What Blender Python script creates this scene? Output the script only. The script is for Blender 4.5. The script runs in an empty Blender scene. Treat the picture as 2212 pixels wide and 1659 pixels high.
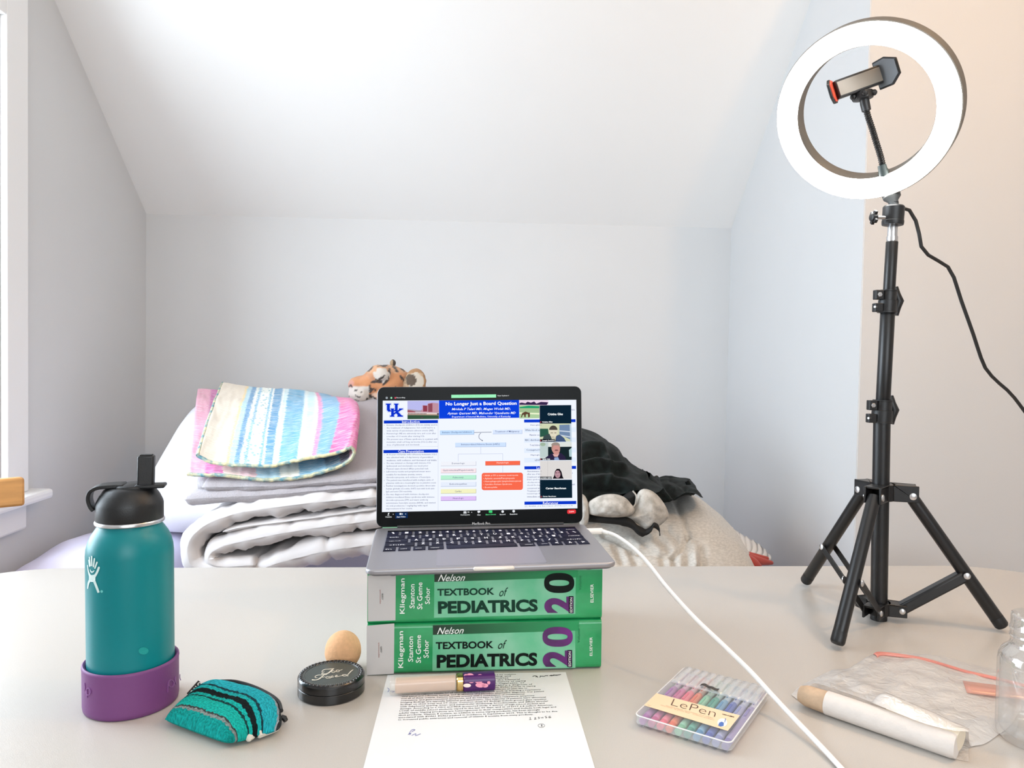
import bpy, bmesh, math, random
import numpy as np
from mathutils import Vector, noise
random.seed(7)
SC = bpy.context.scene
COL = SC.collection
PI = math.pi

# ---------------------------------------------------------------- camera
YAW, PITCH, ROLL, CAMZ, FOC = .043, .0359, .0095, 1.1262, 1596.3
TZ = .74                                            # table top
_f = np.array([math.sin(YAW)*math.cos(PITCH), math.cos(YAW)*math.cos(PITCH), -math.sin(PITCH)])
_r = np.array([math.cos(YAW), -math.sin(YAW), 0.]); _u = np.cross(_r, _f)
CR = math.cos(ROLL)*_r + math.sin(ROLL)*_u; CU = -math.sin(ROLL)*_r + math.cos(ROLL)*_u; CF = _f
ORG = np.array([0, 0, CAMZ])
cam = bpy.data.cameras.new('camera'); camo = bpy.data.objects.new('camera', cam); COL.objects.link(camo)
cam.sensor_width = 36; cam.lens = 36*FOC/2212; cam.clip_start = .02; cam.clip_end = 60
from mathutils import Matrix
camo.matrix_world = Matrix(((CR[0], CU[0], -CF[0], 0), (CR[1], CU[1], -CF[1], 0), (CR[2], CU[2], -CF[2], CAMZ), (0, 0, 0, 1)))
SC.camera = camo

# ---------------------------------------------------------------- light and exposure
W = bpy.data.worlds.new('World'); SC.world = W; W.use_nodes = True
W.node_tree.nodes['Background'].inputs[0].default_value = (.86, .93, 1, 1)
W.node_tree.nodes['Background'].inputs[1].default_value = 1.6
SC.view_settings.view_transform = 'Standard'; SC.view_settings.look = 'None'
SC.view_settings.exposure = .13; SC.view_settings.gamma = 1; SC.view_settings.use_curve_mapping = False
SC.cycles.max_bounces = 10; SC.cycles.transparent_max_bounces = 16; SC.cycles.transmission_bounces = 8
def area(name, loc, aim, sx, sy, power, col):
    l = bpy.data.lights.new(name, 'AREA'); l.shape = 'RECTANGLE'; l.size = sx; l.size_y = sy; l.energy = power; l.color = col
    o = bpy.data.objects.new(name, l); COL.objects.link(o); o.location = loc
    o.rotation_euler = (Vector(aim)-Vector(loc)).to_track_quat('-Z', 'Y').to_euler(); return o
area('daylight_left_window', (-1.5, 1.2, 1.45), (1, 1.2, 1.2), 1.15, 1.25, 57, (.77, .89, 1))
area('rear_fill', (.5, -1.8, 1.6), (-.1, 1.5, 1.35), 1.5, 1.2, 27, (.88, .95, 1))  # added soft fill behind the camera, no window known there
area('overhead_fill', (.3, .1, 2.33), (.3, .1, 0), .9, .9, 3.5, (1, .92, .82))  # added soft fill from overhead, no lamp known there
_l = bpy.data.lights.new('corner_lamp_light', 'POINT'); _l.energy = 15; _l.color = (1, .60, .27); _l.shadow_soft_size = .045
_o = bpy.data.objects.new('corner_lamp_light', _l); COL.objects.link(_o); _o.location = (1.12, .68, 2.2)
RING_EMIT = 20.0

# ---------------------------------------------------------------- helpers: pixels to points
def A(*v): return np.array(v, float)
def ray(px, py): return CF + (px-1106)/FOC*CR - (py-829.5)/FOC*CU
def at(px, py, z=None, Y=None, X=None):
    d = ray(px, py)
    t = (z-CAMZ)/d[2] if z is not None else (Y/d[1] if Y is not None else X/d[0])
    return ORG + t*d
def proj(p):
    d = np.asarray(p, float)-ORG; zz = d@CF
    return 1106+FOC*(d@CR)/zz, 829.5-FOC*(d@CU)/zz
class Pl:                                            # a plane in the room; call it with a pixel to get the point on it
    def __init__(s, o, n):
        s.o = np.array(o, float); s.n = np.array(n, float); s.n /= np.linalg.norm(s.n)
        if s.n@(ORG-s.o) < 0: s.n = -s.n
    def __call__(s, px, py, lift=0.):
        d = ray(px, py); o = s.o+s.n*lift
        return ORG + ((o-ORG)@s.n)/(d@s.n)*d
def crop(ox, oy, k): return lambda x, y: (ox+x/k, oy+y/k)
def unit(v): v = np.asarray(v, float); return v/np.linalg.norm(v)
def lerp(a, b, t): return a+(b-a)*t
def sstep(a, b, x): t = min(1, max(0, (x-a)/(b-a))); return t*t*(3-2*t)
def nz(*p): return noise.noise(Vector(p))
def cat(pts, n):                                     # smooth curve through points, n samples
    P = [np.asarray(p, float) for p in pts]
    if len(P) == 2: return [lerp(P[0], P[1], i/(n-1)) for i in range(n)]
    P = [2*P[0]-P[1]]+P+[2*P[-1]-P[-2]]; out = []
    L = [0]
    for i in range(1, len(P)-2): L.append(L[-1]+np.linalg.norm(P[i+1]-P[i])+1e-9)
    for k in range(n):
        s = L[-1]*k/(n-1); i = 0
        while i < len(L)-2 and s > L[i+1]: i += 1
        t = (s-L[i])/(L[i+1]-L[i]); a, b, c, d = P[i], P[i+1], P[i+2], P[i+3]
        out.append(.5*((2*b)+(c-a)*t+(2*a-5*b+4*c-d)*t*t+(3*b-a-3*c+d)*t**3))
    return out

# ---------------------------------------------------------------- helpers: materials
def lin(c):
    c = c.lstrip('#'); v = [int(c[i:i+2], 16)/255 for i in (0, 2, 4)]
    return tuple(x/12.92 if x <= .04045 else ((x+.055)/1.055)**2.4 for x in v)+(1,)
MATS = {}
def mat(name, col, rough=.5, metal=0., var=0., vscale=40., bump=0., bscale=200., spec=None, trans=0., alpha=1., coat=0., sheen=0., stretch=None, col2=None):
    if name in MATS: return MATS[name]
    m = bpy.data.materials.new(name); m.use_nodes = True; nt = m.node_tree; b = nt.nodes['Principled BSDF']
    b.inputs['Base Color'].default_value = lin(col); b.inputs['Roughness'].default_value = rough; b.inputs['Metallic'].default_value = metal
    if spec is not None: b.inputs['Specular IOR Level'].default_value = spec
    b.inputs['Transmission Weight'].default_value = trans; b.inputs['Alpha'].default_value = alpha
    b.inputs['Coat Weight'].default_value = coat; b.inputs['Sheen Weight'].default_value = sheen
    tc = nt.nodes.new('ShaderNodeTexCoord'); mp = nt.nodes.new('ShaderNodeMapping'); nt.links.new(tc.outputs['Object'], mp.inputs[0])
    if stretch: mp.inputs['Scale'].default_value = stretch
    if var or col2:
        n = nt.nodes.new('ShaderNodeTexNoise'); n.inputs['Scale'].default_value = vscale; n.inputs['Detail'].default_value = 4
        nt.links.new(mp.outputs[0], n.inputs['Vector'])
        mr = nt.nodes.new('ShaderNodeMapRange'); mr.inputs[1].default_value = .35; mr.inputs[2].default_value = .65
        nt.links.new(n.outputs['Fac'], mr.inputs[0])
        mx = nt.nodes.new('ShaderNodeMix'); mx.data_type = 'RGBA'
        c = lin(col); mx.inputs[6].default_value = c
        mx.inputs[7].default_value = lin(col2) if col2 else tuple(x*(1-var) for x in c[:3])+(1,)
        nt.links.new(mr.outputs[0], mx.inputs[0]); nt.links.new(mx.outputs[2], b.inputs['Base Color'])
    if bump:
        n2 = nt.nodes.new('ShaderNodeTexNoise'); n2.inputs['Scale'].default_value = bscale; n2.inputs['Detail'].default_value = 3
        nt.links.new(mp.outputs[0], n2.inputs['Vector'])
        bp = nt.nodes.new('ShaderNodeBump'); bp.inputs['Strength'].default_value = bump; bp.inputs['Distance'].default_value = .002
        nt.links.new(n2.outputs['Fac'], bp.inputs['Height']); nt.links.new(bp.outputs[0], b.inputs['Normal'])
    MATS[name] = m; return m
def emit(col, k=1.):
    key = 'screen '+col+str(k)
    if key in MATS: return MATS[key]
    m = bpy.data.materials.new(key); m.use_nodes = True; nt = m.node_tree; nt.nodes.remove(nt.nodes['Principled BSDF'])
    e = nt.nodes.new('ShaderNodeEmission'); e.inputs[0].default_value = lin(col); e.inputs[1].default_value = k
    nt.links.new(e.outputs[0], nt.nodes['Material Output'].inputs[0]); MATS[key] = m; return m
def film(name, col, op=.4, rough=.25, gloss=.12, bump=0., bscale=100):     # thin clear plastic or glass film: part see-through, part tinted, part glossy
    m = bpy.data.materials.new(name); m.use_nodes = True; nt = m.node_tree; b = nt.nodes['Principled BSDF']
    b.inputs['Base Color'].default_value = lin(col); b.inputs['Roughness'].default_value = rough
    t = nt.nodes.new('ShaderNodeBsdfTransparent'); t.inputs[0].default_value = (.98, .98, .98, 1)
    g = nt.nodes.new('ShaderNodeBsdfGlossy'); g.inputs['Roughness'].default_value = rough*.6
    m1 = nt.nodes.new('ShaderNodeMixShader'); m1.inputs[0].default_value = op
    nt.links.new(t.outputs[0], m1.inputs[1]); nt.links.new(b.outputs[0], m1.inputs[2])
    lw = nt.nodes.new('ShaderNodeLayerWeight'); lw.inputs[0].default_value = .25
    mm = nt.nodes.new('ShaderNodeMath'); mm.operation = 'MULTIPLY_ADD'; mm.inputs[1].default_value = gloss*1.6; mm.inputs[2].default_value = gloss*.25
    nt.links.new(lw.outputs['Facing'], mm.inputs[0])
    if bump:
        tc = nt.nodes.new('ShaderNodeTexCoord'); n2 = nt.nodes.new('ShaderNodeTexNoise'); n2.inputs['Scale'].default_value = bscale; n2.inputs['Detail'].default_value = 4; n2.inputs['Distortion'].default_value = 1.2
        bp = nt.nodes.new('ShaderNodeBump'); bp.inputs['Strength'].default_value = bump; bp.inputs['Distance'].default_value = .003
        nt.links.new(tc.outputs['Object'], n2.inputs['Vector']); nt.links.new(n2.outputs['Fac'], bp.inputs['Height'])
        for q in (b, g): nt.links.new(bp.outputs[0], q.inputs['Normal'])
    m2 = nt.nodes.new('ShaderNodeMixShader'); nt.links.new(mm.outputs[0], m2.inputs[0])
    nt.links.new(m1.outputs[0], m2.inputs[1]); nt.links.new(g.outputs[0], m2.inputs[2])
    nt.links.new(m2.outputs[0], nt.nodes['Material Output'].inputs[0]); return m

# ---------------------------------------------------------------- helpers: meshes
class MB:
    def __init__(s): s.v = []; s.f = []; s.uv = None
    def add(s, vs, fs):
        k = len(s.v); s.v += [tuple(map(float, p)) for p in vs]; s.f += [tuple(i+k for i in f) for f in fs]; return s
    def quad(s, a, b, c, d): return s.add([a, b, c, d], [(0, 1, 2, 3)])
    def box(s, c, size, R=None):
        c = np.asarray(c, float); R = np.eye(3) if R is None else R
        vs = [c+R@(A(x, y, z)*np.asarray(size)/2) for x in (-1, 1) for y in (-1, 1) for z in (-1, 1)]
        return s.add(vs, [(0, 1, 3, 2), (4, 6, 7, 5), (0, 4, 5, 1), (2, 3, 7, 6), (0, 2, 6, 4), (1, 5, 7, 3)])
    def bar(s, a, b, w, h, up=(0, 0, 1)):
        a = np.asarray(a, float); b = np.asarray(b, float); e1 = unit(b-a); e2 = unit(np.cross(up, e1)); e3 = np.cross(e1, e2)
        return s.box((a+b)/2, (np.linalg.norm(b-a), w, h), np.array([e1, e2, e3]).T)
    def prism(s, pts, ext):                           # polygon swept along ext
        n = len(pts); pts = [np.asarray(p, float) for p in pts]; ext = np.asarray(ext, float)
        return s.add(pts+[p+ext for p in pts], [tuple(range(n)), tuple(range(2*n-1, n-1, -1))]+[(i, i+n, (i+1) % n+n, (i+1) % n) for i in range(n)])
    def tube(s, path, r, n=12, cap=True, closed=False):
        P = [np.asarray(p, float) for p in path]; m = len(P); rr = list(r) if hasattr(r, '__len__') else [r]*m
        T = [unit((P[(i+1) % m] if closed else P[min(i+1, m-1)])-(P[i-1] if closed else P[max(i-1, 0)])) for i in range(m)]
        x = np.cross(T[0], A(.31, .2, .93)); x = unit(x); vs = []
        for i in range(m):
            x = unit(x-T[i]*(x@T[i])); y = np.cross(T[i], x)
            vs += [P[i]+rr[i]*(math.cos(2*PI*k/n)*x+math.sin(2*PI*k/n)*y) for k in range(n)]
        fs = [(i*n+k, i*n+(k+1) % n, ((i+1) % m)*n+(k+1) % n, ((i+1) % m)*n+k) for i in range(m if closed else m-1) for k in range(n)]
        if cap and not closed: fs += [tuple(range(n-1, -1, -1)), tuple((m-1)*n+k for k in range(n))]
        return s.add(vs, fs)
    def lathe(s, prof, o, n=40, ax=(0, 0, 1), x0=None, cap=True):
        ax = unit(ax); x = unit(np.cross(ax, A(.3, .9, .1) if abs(ax[2]) > .9 else A(0, 0, 1))) if x0 is None else unit(x0); y = np.cross(ax, x); o = np.asarray(o, float)
        vs = [o+ax*z+r*(math.cos(2*PI*k/n)*x+math.sin(2*PI*k/n)*y) for r, z in prof for k in range(n)]; m = len(prof)
        fs = [(i*n+k, i*n+(k+1) % n, (i+1)*n+(k+1) % n, (i+1)*n+k) for i in range(m-1) for k in range(n)]
        if cap:
            if prof[0][0] > 1e-6: fs.append(tuple(range(n-1, -1, -1)))
            if prof[-1][0] > 1e-6: fs.append(tuple((m-1)*n+k for k in range(n)))
        return s.add(vs, fs)
    def ball(s, c, r, n=16, R=None):
        r = np.asarray(r if hasattr(r, '__len__') else (r, r, r), float); m = n//2; vs = []; R = np.eye(3) if R is None else R
        for i in range(m+1):
            t = PI*i/m
            for k in range(n): vs.append(np.asarray(c)+R@(r*A(math.sin(t)*math.cos(2*PI*k/n), math.sin(t)*math.sin(2*PI*k/n), math.cos(t))))
        return s.add(vs, [(i*n+k, (i+1)*n+k, (i+1)*n+(k+1) % n, i*n+(k+1) % n) for i in range(m) for k in range(n)])
    def grid(s, G, wrap=False):                       # G[i][j] points
        a, b = len(G), len(G[0]); vs = [p for row in G for p in row]
        if not s.v: s.uv = [(i/(a-1), j/(b-1)) for i in range(a) for j in range(b)]
        return s.add(vs, [(i*b+j, i*b+(j+1) % b, ((i+1) % a)*b+(j+1) % b, ((i+1) % a)*b+j) for i in range(a if wrap else a-1) for j in range(b-1)])
ROOT = {}
def place(o, parent, kind_loc):
    COL.objects.link(o)
    if parent is not None: o.parent = parent
def thing(name, label, cat_, loc, group=None):
    o = bpy.data.objects.new(name, None); COL.objects.link(o); o.location = tuple(loc); o.empty_display_size = .02
    o['label'] = label; o['category'] = cat_
    if group: o['group'] = group
    ROOT[o.name] = np.asarray(loc, float); return o
def obj(name, mb, m, parent=None, smooth=True, bevel=0., solid=0., sub=0, base=None, sharp=.7, seg=2, fix=True, offs=-1):
    if isinstance(mb, MB):
        me = bpy.data.meshes.new(name)
        off = ROOT[parent.name] if parent is not None else (np.asarray(base, float) if base is not None else A(0, 0, 0))
        me.from_pydata([tuple(np.asarray(p)-off) for p in mb.v], [], mb.f)
        if mb.uv and len(mb.uv) == len(mb.v):
            uvl = me.uv_layers.new(name='UVMap')
            for l in me.loops: uvl.data[l.index].uv = mb.uv[l.vertex_index]
        if fix and len(mb.f) > 1:
            bm = bmesh.new(); bm.from_mesh(me); bmesh.ops.remove_doubles(bm, verts=bm.verts, dist=1e-6); bmesh.ops.recalc_face_normals(bm, faces=bm.faces); bm.to_mesh(me); bm.free()
    else:
        me = mb; off = ROOT[parent.name] if parent is not None else (np.asarray(base, float) if base is not None else A(0, 0, 0))
    for p in me.polygons: p.use_smooth = smooth
    if smooth and sharp: me.set_sharp_from_angle(angle=sharp)
    me.update()
    for mm in (m if isinstance(m, (list, tuple)) else [m]): me.materials.append(mm)
    o = bpy.data.objects.new(name, me); COL.objects.link(o)
    if parent is not None: o.parent = parent
    else: o.location = tuple(off)
    ROOT[o.name] = off
    if solid:
        md = o.modifiers.new('thickness', 'SOLIDIFY'); md.thickness = solid; md.offset = offs
    if bevel:
        md = o.modifiers.new('bevel', 'BEVEL'); md.width = bevel; md.segments = seg; md.limit_method = 'ANGLE'; md.angle_limit = .6; md.use_clamp_overlap = True
    if sub:
        md = o.modifiers.new('subdivision', 'SUBSURF'); md.levels = sub; md.render_levels = sub
    return o
def tag(o, label, cat_, group=None):
    o['label'] = label; o['category'] = cat_
    if group: o['group'] = group
    return o
def struct(o): o['kind'] = 'structure'; return o
def dup(root, loc, label=None):
    r = root.copy(); COL.objects.link(r); r.location = tuple(loc)
    if label: r['label'] = label
    for ch in list(root.children):
        c = ch.copy(); COL.objects.link(c); c.parent = r
        for g in list(ch.children):
            d = g.copy(); COL.objects.link(d); d.parent = c
    return r

# ---------------------------------------------------------------- helpers: flat print
_fc = bpy.data.curves.new('print_font', 'FONT'); _fo = bpy.data.objects.new('print_font', _fc)
def glyphs(s, bold=0., shear=0., res=2):
    _fc.body = s; _fc.offset = bold; _fc.shear = shear; _fc.resolution_u = res
    me = bpy.data.meshes.new_from_object(_fo)
    v = np.array([(p.co[0], p.co[1]) for p in me.vertices]) if len(me.vertices) else np.zeros((0, 2)); f = [tuple(p.vertices) for p in me.polygons]
    bpy.data.meshes.remove(me); return v, f
def text(mb, s, p00, p10, p01, bold=0., shear=0., res=2):   # ink box of the text laid onto three corner points
    v, f = glyphs(s, bold, shear, res)
    lo, hi = v.min(0), v.max(0); w = (v-lo)/(hi-lo)
    p00, p10, p01 = map(np.asarray, (p00, p10, p01))
    return mb.add([p00+a*(p10-p00)+b*(p01-p00) for a, b in w], f)
def stroke(mb, pts, w, P, n=None):                    # painted stroke: pixel polyline of pixel width w mapped by P
    pts = cat(pts, n) if n else [np.asarray(p, float) for p in pts]
    m = len(pts); ww = list(w) if hasattr(w, '__len__') else [w]*m
    if len(ww) != m: ww = [np.interp(i/(m-1)*(len(ww)-1), range(len(ww)), ww) for i in range(m)]
    L = []; R = []
    for i in range(m):
        t = unit(pts[min(i+1, m-1)]-pts[max(i-1, 0)]); k = A(-t[1], t[0])*ww[i]/2
        L.append(P(*(pts[i]+k))); R.append(P(*(pts[i]-k)))
    return mb.add(L+R, [(i, i+1, m+i+1, m+i) for i in range(m-1)])
def disc(mb, c, r, P, n=16):
    rx, ry = r if hasattr(r, '__len__') else (r, r)
    return mb.add([P(c[0]+rx*math.cos(2*PI*k/n), c[1]+ry*math.sin(2*PI*k/n)) for k in range(n)], [tuple(range(n))])
def pol(mb, pts, P): return mb.add([P(*p) for p in pts], [tuple(range(len(pts)))])
def rect(x0, y0, x1, y1): return [(x0, y0), (x1, y0), (x1, y1), (x0, y1)]

# ---------------------------------------------------------------- shared materials
blackp = mat('black plastic', '17181a', .42, bump=.1, bscale=900)
blackm = mat('black painted metal', '151516', .33, bump=.12, bscale=1500)
silver = mat('bright steel', 'd9dadc', .28, 1.)
white = mat('white paint trim', 'f0efee', .45)
# ================================================================ THE ROOM
YB = 2.6
cTL, cTR = at(316, 462, Y=YB), at(1580, 493, Y=YB)
def down(p, q, z): d = q-p; return p+d*(z-p[2])/d[2]
cBL = down(cTL, at(313.5, 1000, Y=YB), 0); cBR = down(cTR, at(1563, 1117, Y=YB), 0)
cBL[1] = cBR[1] = YB
nL = np.cross(cTL-cBL, A(0, 1, 0)); PLW = Pl(cBL, nL); PRW = Pl(cBR, np.cross(cTR-cBR, A(0, 1, 0)))
def up(p, q, z): d = q-p; return p+d*(z-p[2])/d[2]
H = 2.42
sL = up(cTL, PLW(118, 0), H); sR = up(cTR, PRW(1735, 0), H)                      # top ends of the sloped ceiling's sides
ys = min(sL[1], sR[1])-.0; sL[1] = sR[1] = ys
eT = up(PRW(1843, 1220), PRW(1880, 0), H); eB = down(PRW(1843, 1220), PRW(1880, 0), 0)  # outside corner at the right
wallm = mat('pale grey wall paint', 'd6d6d6', .6, var=.02, vscale=3, bump=.06, bscale=260)
ceilm = mat('white ceiling paint', 'f2f0ed', .65, bump=.05, bscale=240)
REAR, RX = -1.9, 2.9
def slab(name, pts, ext, m): return struct(obj(name, MB().prism(pts, ext), m, smooth=False))
slab('wall_back', [cBL, cBR, cTR, cTL], (0, .12, 0), wallm)
slab('ceiling_slope', [cTL, cTR, sR, sL], (0, .10, .12), ceilm)
eS = up(eB, eT, cTR[2]+(sR[2]-cTR[2])*(eT[1]-cTR[1])/(sR[1]-cTR[1]))
slab('wall_alcove_right', [cBR, eB, eS, cTR], PRW.n*-.1, wallm)
fr = A(RX, eB[1], 0)
fo = A(.002, -.0015, 0)
slab('wall_right_front', [eB+fo, fr+fo, fr+fo+A(0, 0, H), eT+fo], (0, .12, 0), wallm)
slab('ceiling', [A(-1.6, REAR, H), A(RX, REAR, H), A(RX, 2.3, H), A(-1.6, 2.3, H)], (0, 0, .1), ceilm)
slab('wall_right', [A(RX, REAR, 0), A(RX, 1.8, 0), A(RX, 1.8, H), A(RX, REAR, H)], (.1, 0, 0), wallm)
# rear wall with an opening added for the rear fill light
xl0 = PLW.o[0]
def lw(y, z):                                        # point of the left wall plane at depth y, height z
    n = PLW.n; x = PLW.o[0]-(n[1]*(y-PLW.o[1])+n[2]*(z-PLW.o[2]))/n[0]; return A(x, y, z)
mb = MB()
for x0, x1, z0, z1 in ((-1.3, -.28, 0, H), (1.28, RX, 0, H), (-.28, 1.28, 0, .98), (-.28, 1.28, 2.22, H)):
    mb.prism([A(x0, REAR, z0), A(x1, REAR, z0), A(x1, REAR, z1), A(x0, REAR, z1)], (0, -.1, 0))
struct(obj('wall_rear', mb, wallm, smooth=False))
floorm = mat('oak floor boards', '9a7350', .4, var=.35, vscale=6, stretch=(14, 1, 1))
struct(obj('floor', MB().box(((RX-1.4)/2, .4, -.05), (RX+1.8, 4.8, .1)), floorm, smooth=False))
# left wall with the window opening
PLC = Pl(PLW.o+PLW.n*.018, PLW.n)
WY0, WY1, WZ0, WZ1 = .72, PLC(16, 500)[1], PLC(62, 1062)[2]+.012, PLC(4, 24)[2]
CW = PLC(62, 500)[1]-WY1
mb = MB()
def lquad(y0, y1, z0, z1): mb.prism([lw(y0, z0), lw(y1, z0), lw(y1, z1), lw(y0, z1)], PLW.n*-.14)
lquad(REAR, WY0, 0, H); lquad(WY0, WY1, 0, WZ0)
sl = lambda y: lw(y, cTL[2]+(sL[2]-cTL[2])*(y-cTL[1])/(sL[1]-cTL[1]))
mb.prism([lw(WY1, 0), lw(YB+.1, 0), lw(YB+.1, cTL[2]), cTL, sl(WY1)], PLW.n*-.14)
mb.prism([lw(WY0, WZ1), lw(WY1, WZ1), sl(WY1), sL, lw(WY0, H)], PLW.n*-.14)
struct(obj('wall_left', mb, wallm, smooth=False))
win = bpy.data.objects.new('window_1', None); COL.objects.link(win); win.location = tuple(lw(1.3, WZ0)); win['kind'] = 'structure'; ROOT['window_1'] = np.array(win.location)
IN = PLW.n
def lbox(name, y0, y1, z0, z1, d0, d1, m=white, bevel=.003):    # box on the left wall from depth d0 to d1 into the room
    P = [lw(y0, z0)+IN*d0, lw(y1, z0)+IN*d0, lw(y1, z1)+IN*d0, lw(y0, z1)+IN*d0]
    return obj(name, MB().prism(P, IN*(d1-d0)), m, win, smooth=False, bevel=bevel)
lbox('casing', WY1, WY1+CW, WZ0-.01, WZ1+CW, 0, .018); lbox('casing', WY0-CW, WY0, WZ0-.01, WZ1+CW, 0, .018)
lbox('casing', WY0, WY1, WZ1, WZ1+CW, 0, .018)
lbox('stool', WY0-CW-.04, WY1+CW+.045, WZ0-.035, WZ0-.01, -.02, .055, bevel=.008)
lbox('apron', WY0-CW+.01, WY1+CW-.005, WZ0-.105, WZ0-.035, 0, .017, bevel=.006)
lbox('jamb', WY1-.012, WY1, WZ0, WZ1, -.14, 0); lbox('jamb', WY0, WY0+.012, WZ0, WZ1, -.14, 0); lbox('jamb', WY0+.012, WY1-.012, WZ1-.012, WZ1, -.14, 0); lbox('jamb', WY0+.012, WY1-.012, WZ0-.01, WZ0+.004, -.14, 0)
zm = (WZ0+WZ1)/2
for z0, z1, d in ((WZ0+.004, zm+.02, -.06), (zm-.02, WZ1-.012, -.095)):
    lbox('sash', WY0+.012, WY0+.05, z0, z1, d-.03, d); lbox('sash', WY1-.03, WY1-.012, z0, z1, d-.03, d)
    lbox('sash', WY0+.05, WY1-.03, z0, z0+.045, d-.03, d); lbox('sash', WY0+.05, WY1-.03, z1-.04, z1, d-.03, d)
    P = [lw(WY0+.05, z0+.04)+IN*(d-.015), lw(WY1-.03, z0+.04)+IN*(d-.015), lw(WY1-.03, z1-.035)+IN*(d-.015), lw(WY0+.05, z1-.035)+IN*(d-.015)]
    obj('pane', MB().prism(P, IN*.003), film('window glass', 'f4fbff', .03, .02), win, smooth=False)
# baseboards where the wall meets the floor
struct(obj('baseboard_back', MB().box(((cBL[0]+cBR[0])/2, YB-.008, .05), (cBR[0]-cBL[0]-.04, .014, .1)), white, smooth=False))
struct(obj('baseboard_right', MB().box(((eB[0]+RX)/2, eB[1]-.008, .05), (RX-eB[0]-.02, .014, .1)), white, smooth=False))

# ================================================================ TABLE
tabm = mat('speckled grey table plastic', 'c2bcb5', .27, var=.05, vscale=900, bump=.07, bscale=900)
TX0, TX1, TY0, TY1, TR = -.935, 1.075, .60, at(700, 1223, z=TZ)[1], .2
tb = thing('folding_table', 'long pale grey plastic folding table with rounded corners in the foreground', 'table', (.07, .97, 0))
def rrect(x0, x1, y0, y1, r, z, n=10):
    out = []
    for cx, cy, a in ((x1-r, y1-r, 0), (x0+r, y1-r, 90), (x0+r, y0+r, 180), (x1-r, y0+r, 270)):
        out += [A(cx+r*math.cos(math.radians(a+90*k/n)), cy+r*math.sin(math.radians(a+90*k/n)), z) for k in range(n+1)]
    return out
obj('tabletop', MB().prism(rrect(TX0, TX1, TY0, TY1, TR, TZ-.045), (0, 0, .045)), tabm, tb, bevel=.008, seg=3)
legm = mat('grey powder coated tube', '6f7174', .4)
for x in (-.62, .76):
    obj('leg', MB().tube([A(x, TY0+.1, TZ-.06), A(x, TY0+.1, .0)], .013).tube([A(x, TY1-.1, TZ-.06), A(x, TY1-.1, .0)], .013)
        .tube([A(x, TY0+.1, TZ-.058), A(x, TY1-.1, TZ-.058)], .013).tube([A(x, TY0+.1, .12), A(x, TY1-.1, .12)], .01), legm, tb)
    obj('brace', MB().tube([A(x, .97, TZ-.07), A(x+(.35 if x < 0 else -.35), .97, TZ-.06)], .009).tube([A(x, .97, .12), A(x, .97, TZ-.07)], .009), legm, tb)
obj('apron_rail', MB().box((.07, TY0+.08, TZ-.065), (1.5, .02, .04)).box((.07, TY1-.08, TZ-.065), (1.5, .02, .04)), legm, tb, smooth=False)

# ================================================================ CHAIR at the left end of the table
wood = mat('honey coloured wood', 'd39a5a', .42, var=.22, vscale=9, stretch=(1, 1, 7))
railR, railD = at(51, 1060, Y=1.45), unit(A(-.72, -.69, 0))
cN = A(railD[1], -railD[0], 0);  cN = cN if cN[1] < 0 and cN[0] > 0 else -cN       # towards the seat, under the table
ch = thing('wooden_chair', 'honey-coloured wooden chair behind the left end of the table', 'chair', (railR+railD*.2)*A(1, 1, 0))
zt = at(51, 1030, Y=1.45)[2]; zb = at(51, 1091, Y=1.45)[2]
rl = [railR*A(1, 1, 0)+railD*.42*t+cN*(-.02*math.sin(PI*t)) for t in np.linspace(0, 1, 9)]
mb = MB(); G = [[p+A(0, 0, zz)+cN*dd for zz, dd in ((zb, -.011), (zt, -.011), (zt, .011), (zb, .011), (zb, -.011))] for p in rl]
mb.grid(G); mb.f += [tuple(range(4)), tuple(len(mb.v)-5+k for k in range(4))]
obj('top_rail', mb, wood, ch, bevel=.005)
pR, pL = railR*A(1, 1, 0)+railD*.062, railR*A(1, 1, 0)+railD*.37
obj('back_post', MB().tube([pR+A(0, 0, zb+.01), pR+A(0, 0, .45)+cN*.035, pR+A(0, 0, .0)], [.014, .017, .014]), wood, ch)
obj('back_post', MB().tube([pL+A(0, 0, zb+.01), pL+A(0, 0, .45)+cN*.035, pL+A(0, 0, .0)], [.014, .017, .014]), wood, ch)
for k in (1, 2, 3):
    p = lerp(pR, pL, k/4); obj('spindle', MB().tube([p+A(0, 0, zb+.01)-cN*.012, p+A(0, 0, .46)+cN*.035], .007), wood, ch)
s0, s1 = pR-railD*.02+cN*.03, pL+railD*.02+cN*.03
obj('seat', MB().prism([s0+A(0, 0, .435), s1+A(0, 0, .435), s1+cN*.38+A(0, 0, .435), s0+cN*.38+A(0, 0, .435)], (0, 0, .028)), wood, ch, bevel=.01)
for p in (s0, s1): obj('front_leg', MB().tube([p+cN*.34+A(0, 0, .436), p+cN*.35], [.017, .013]), wood, ch)

# ================================================================ BED and what lies on it
BZ = .46
sheetm = mat('lavender bed sheet', 'd9d2ea', .8, bump=.25, bscale=60, sheen=.2)
bed = thing('bed', 'low single bed under lavender sheet along the back wall', 'bed', (-.15, 2.1, 0))
bx0, bx1, by0, by1 = cBL[0]+.05, cBR[0]-.05, 1.62, YB-.03
obj('mattress', MB().prism(rrect(bx0, bx1, by0, by1, .06, .22, 5), (0, 0, BZ-.22)), sheetm, bed, bevel=.035, seg=4)
framem = mat('dark bed frame', '3b322d', .5)
obj('bed_frame', MB().box(((bx0+bx1)/2, (by0+by1)/2, .17), (bx1-bx0, by1-by0, .1)), framem, bed, bevel=.01)
for x in (bx0+.06, bx1-.06):
    for y in (by0+.06, by1-.06): obj('leg', MB().box((x, y, .06), (.06, .06, .12)), framem, bed, bevel=.005)

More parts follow.
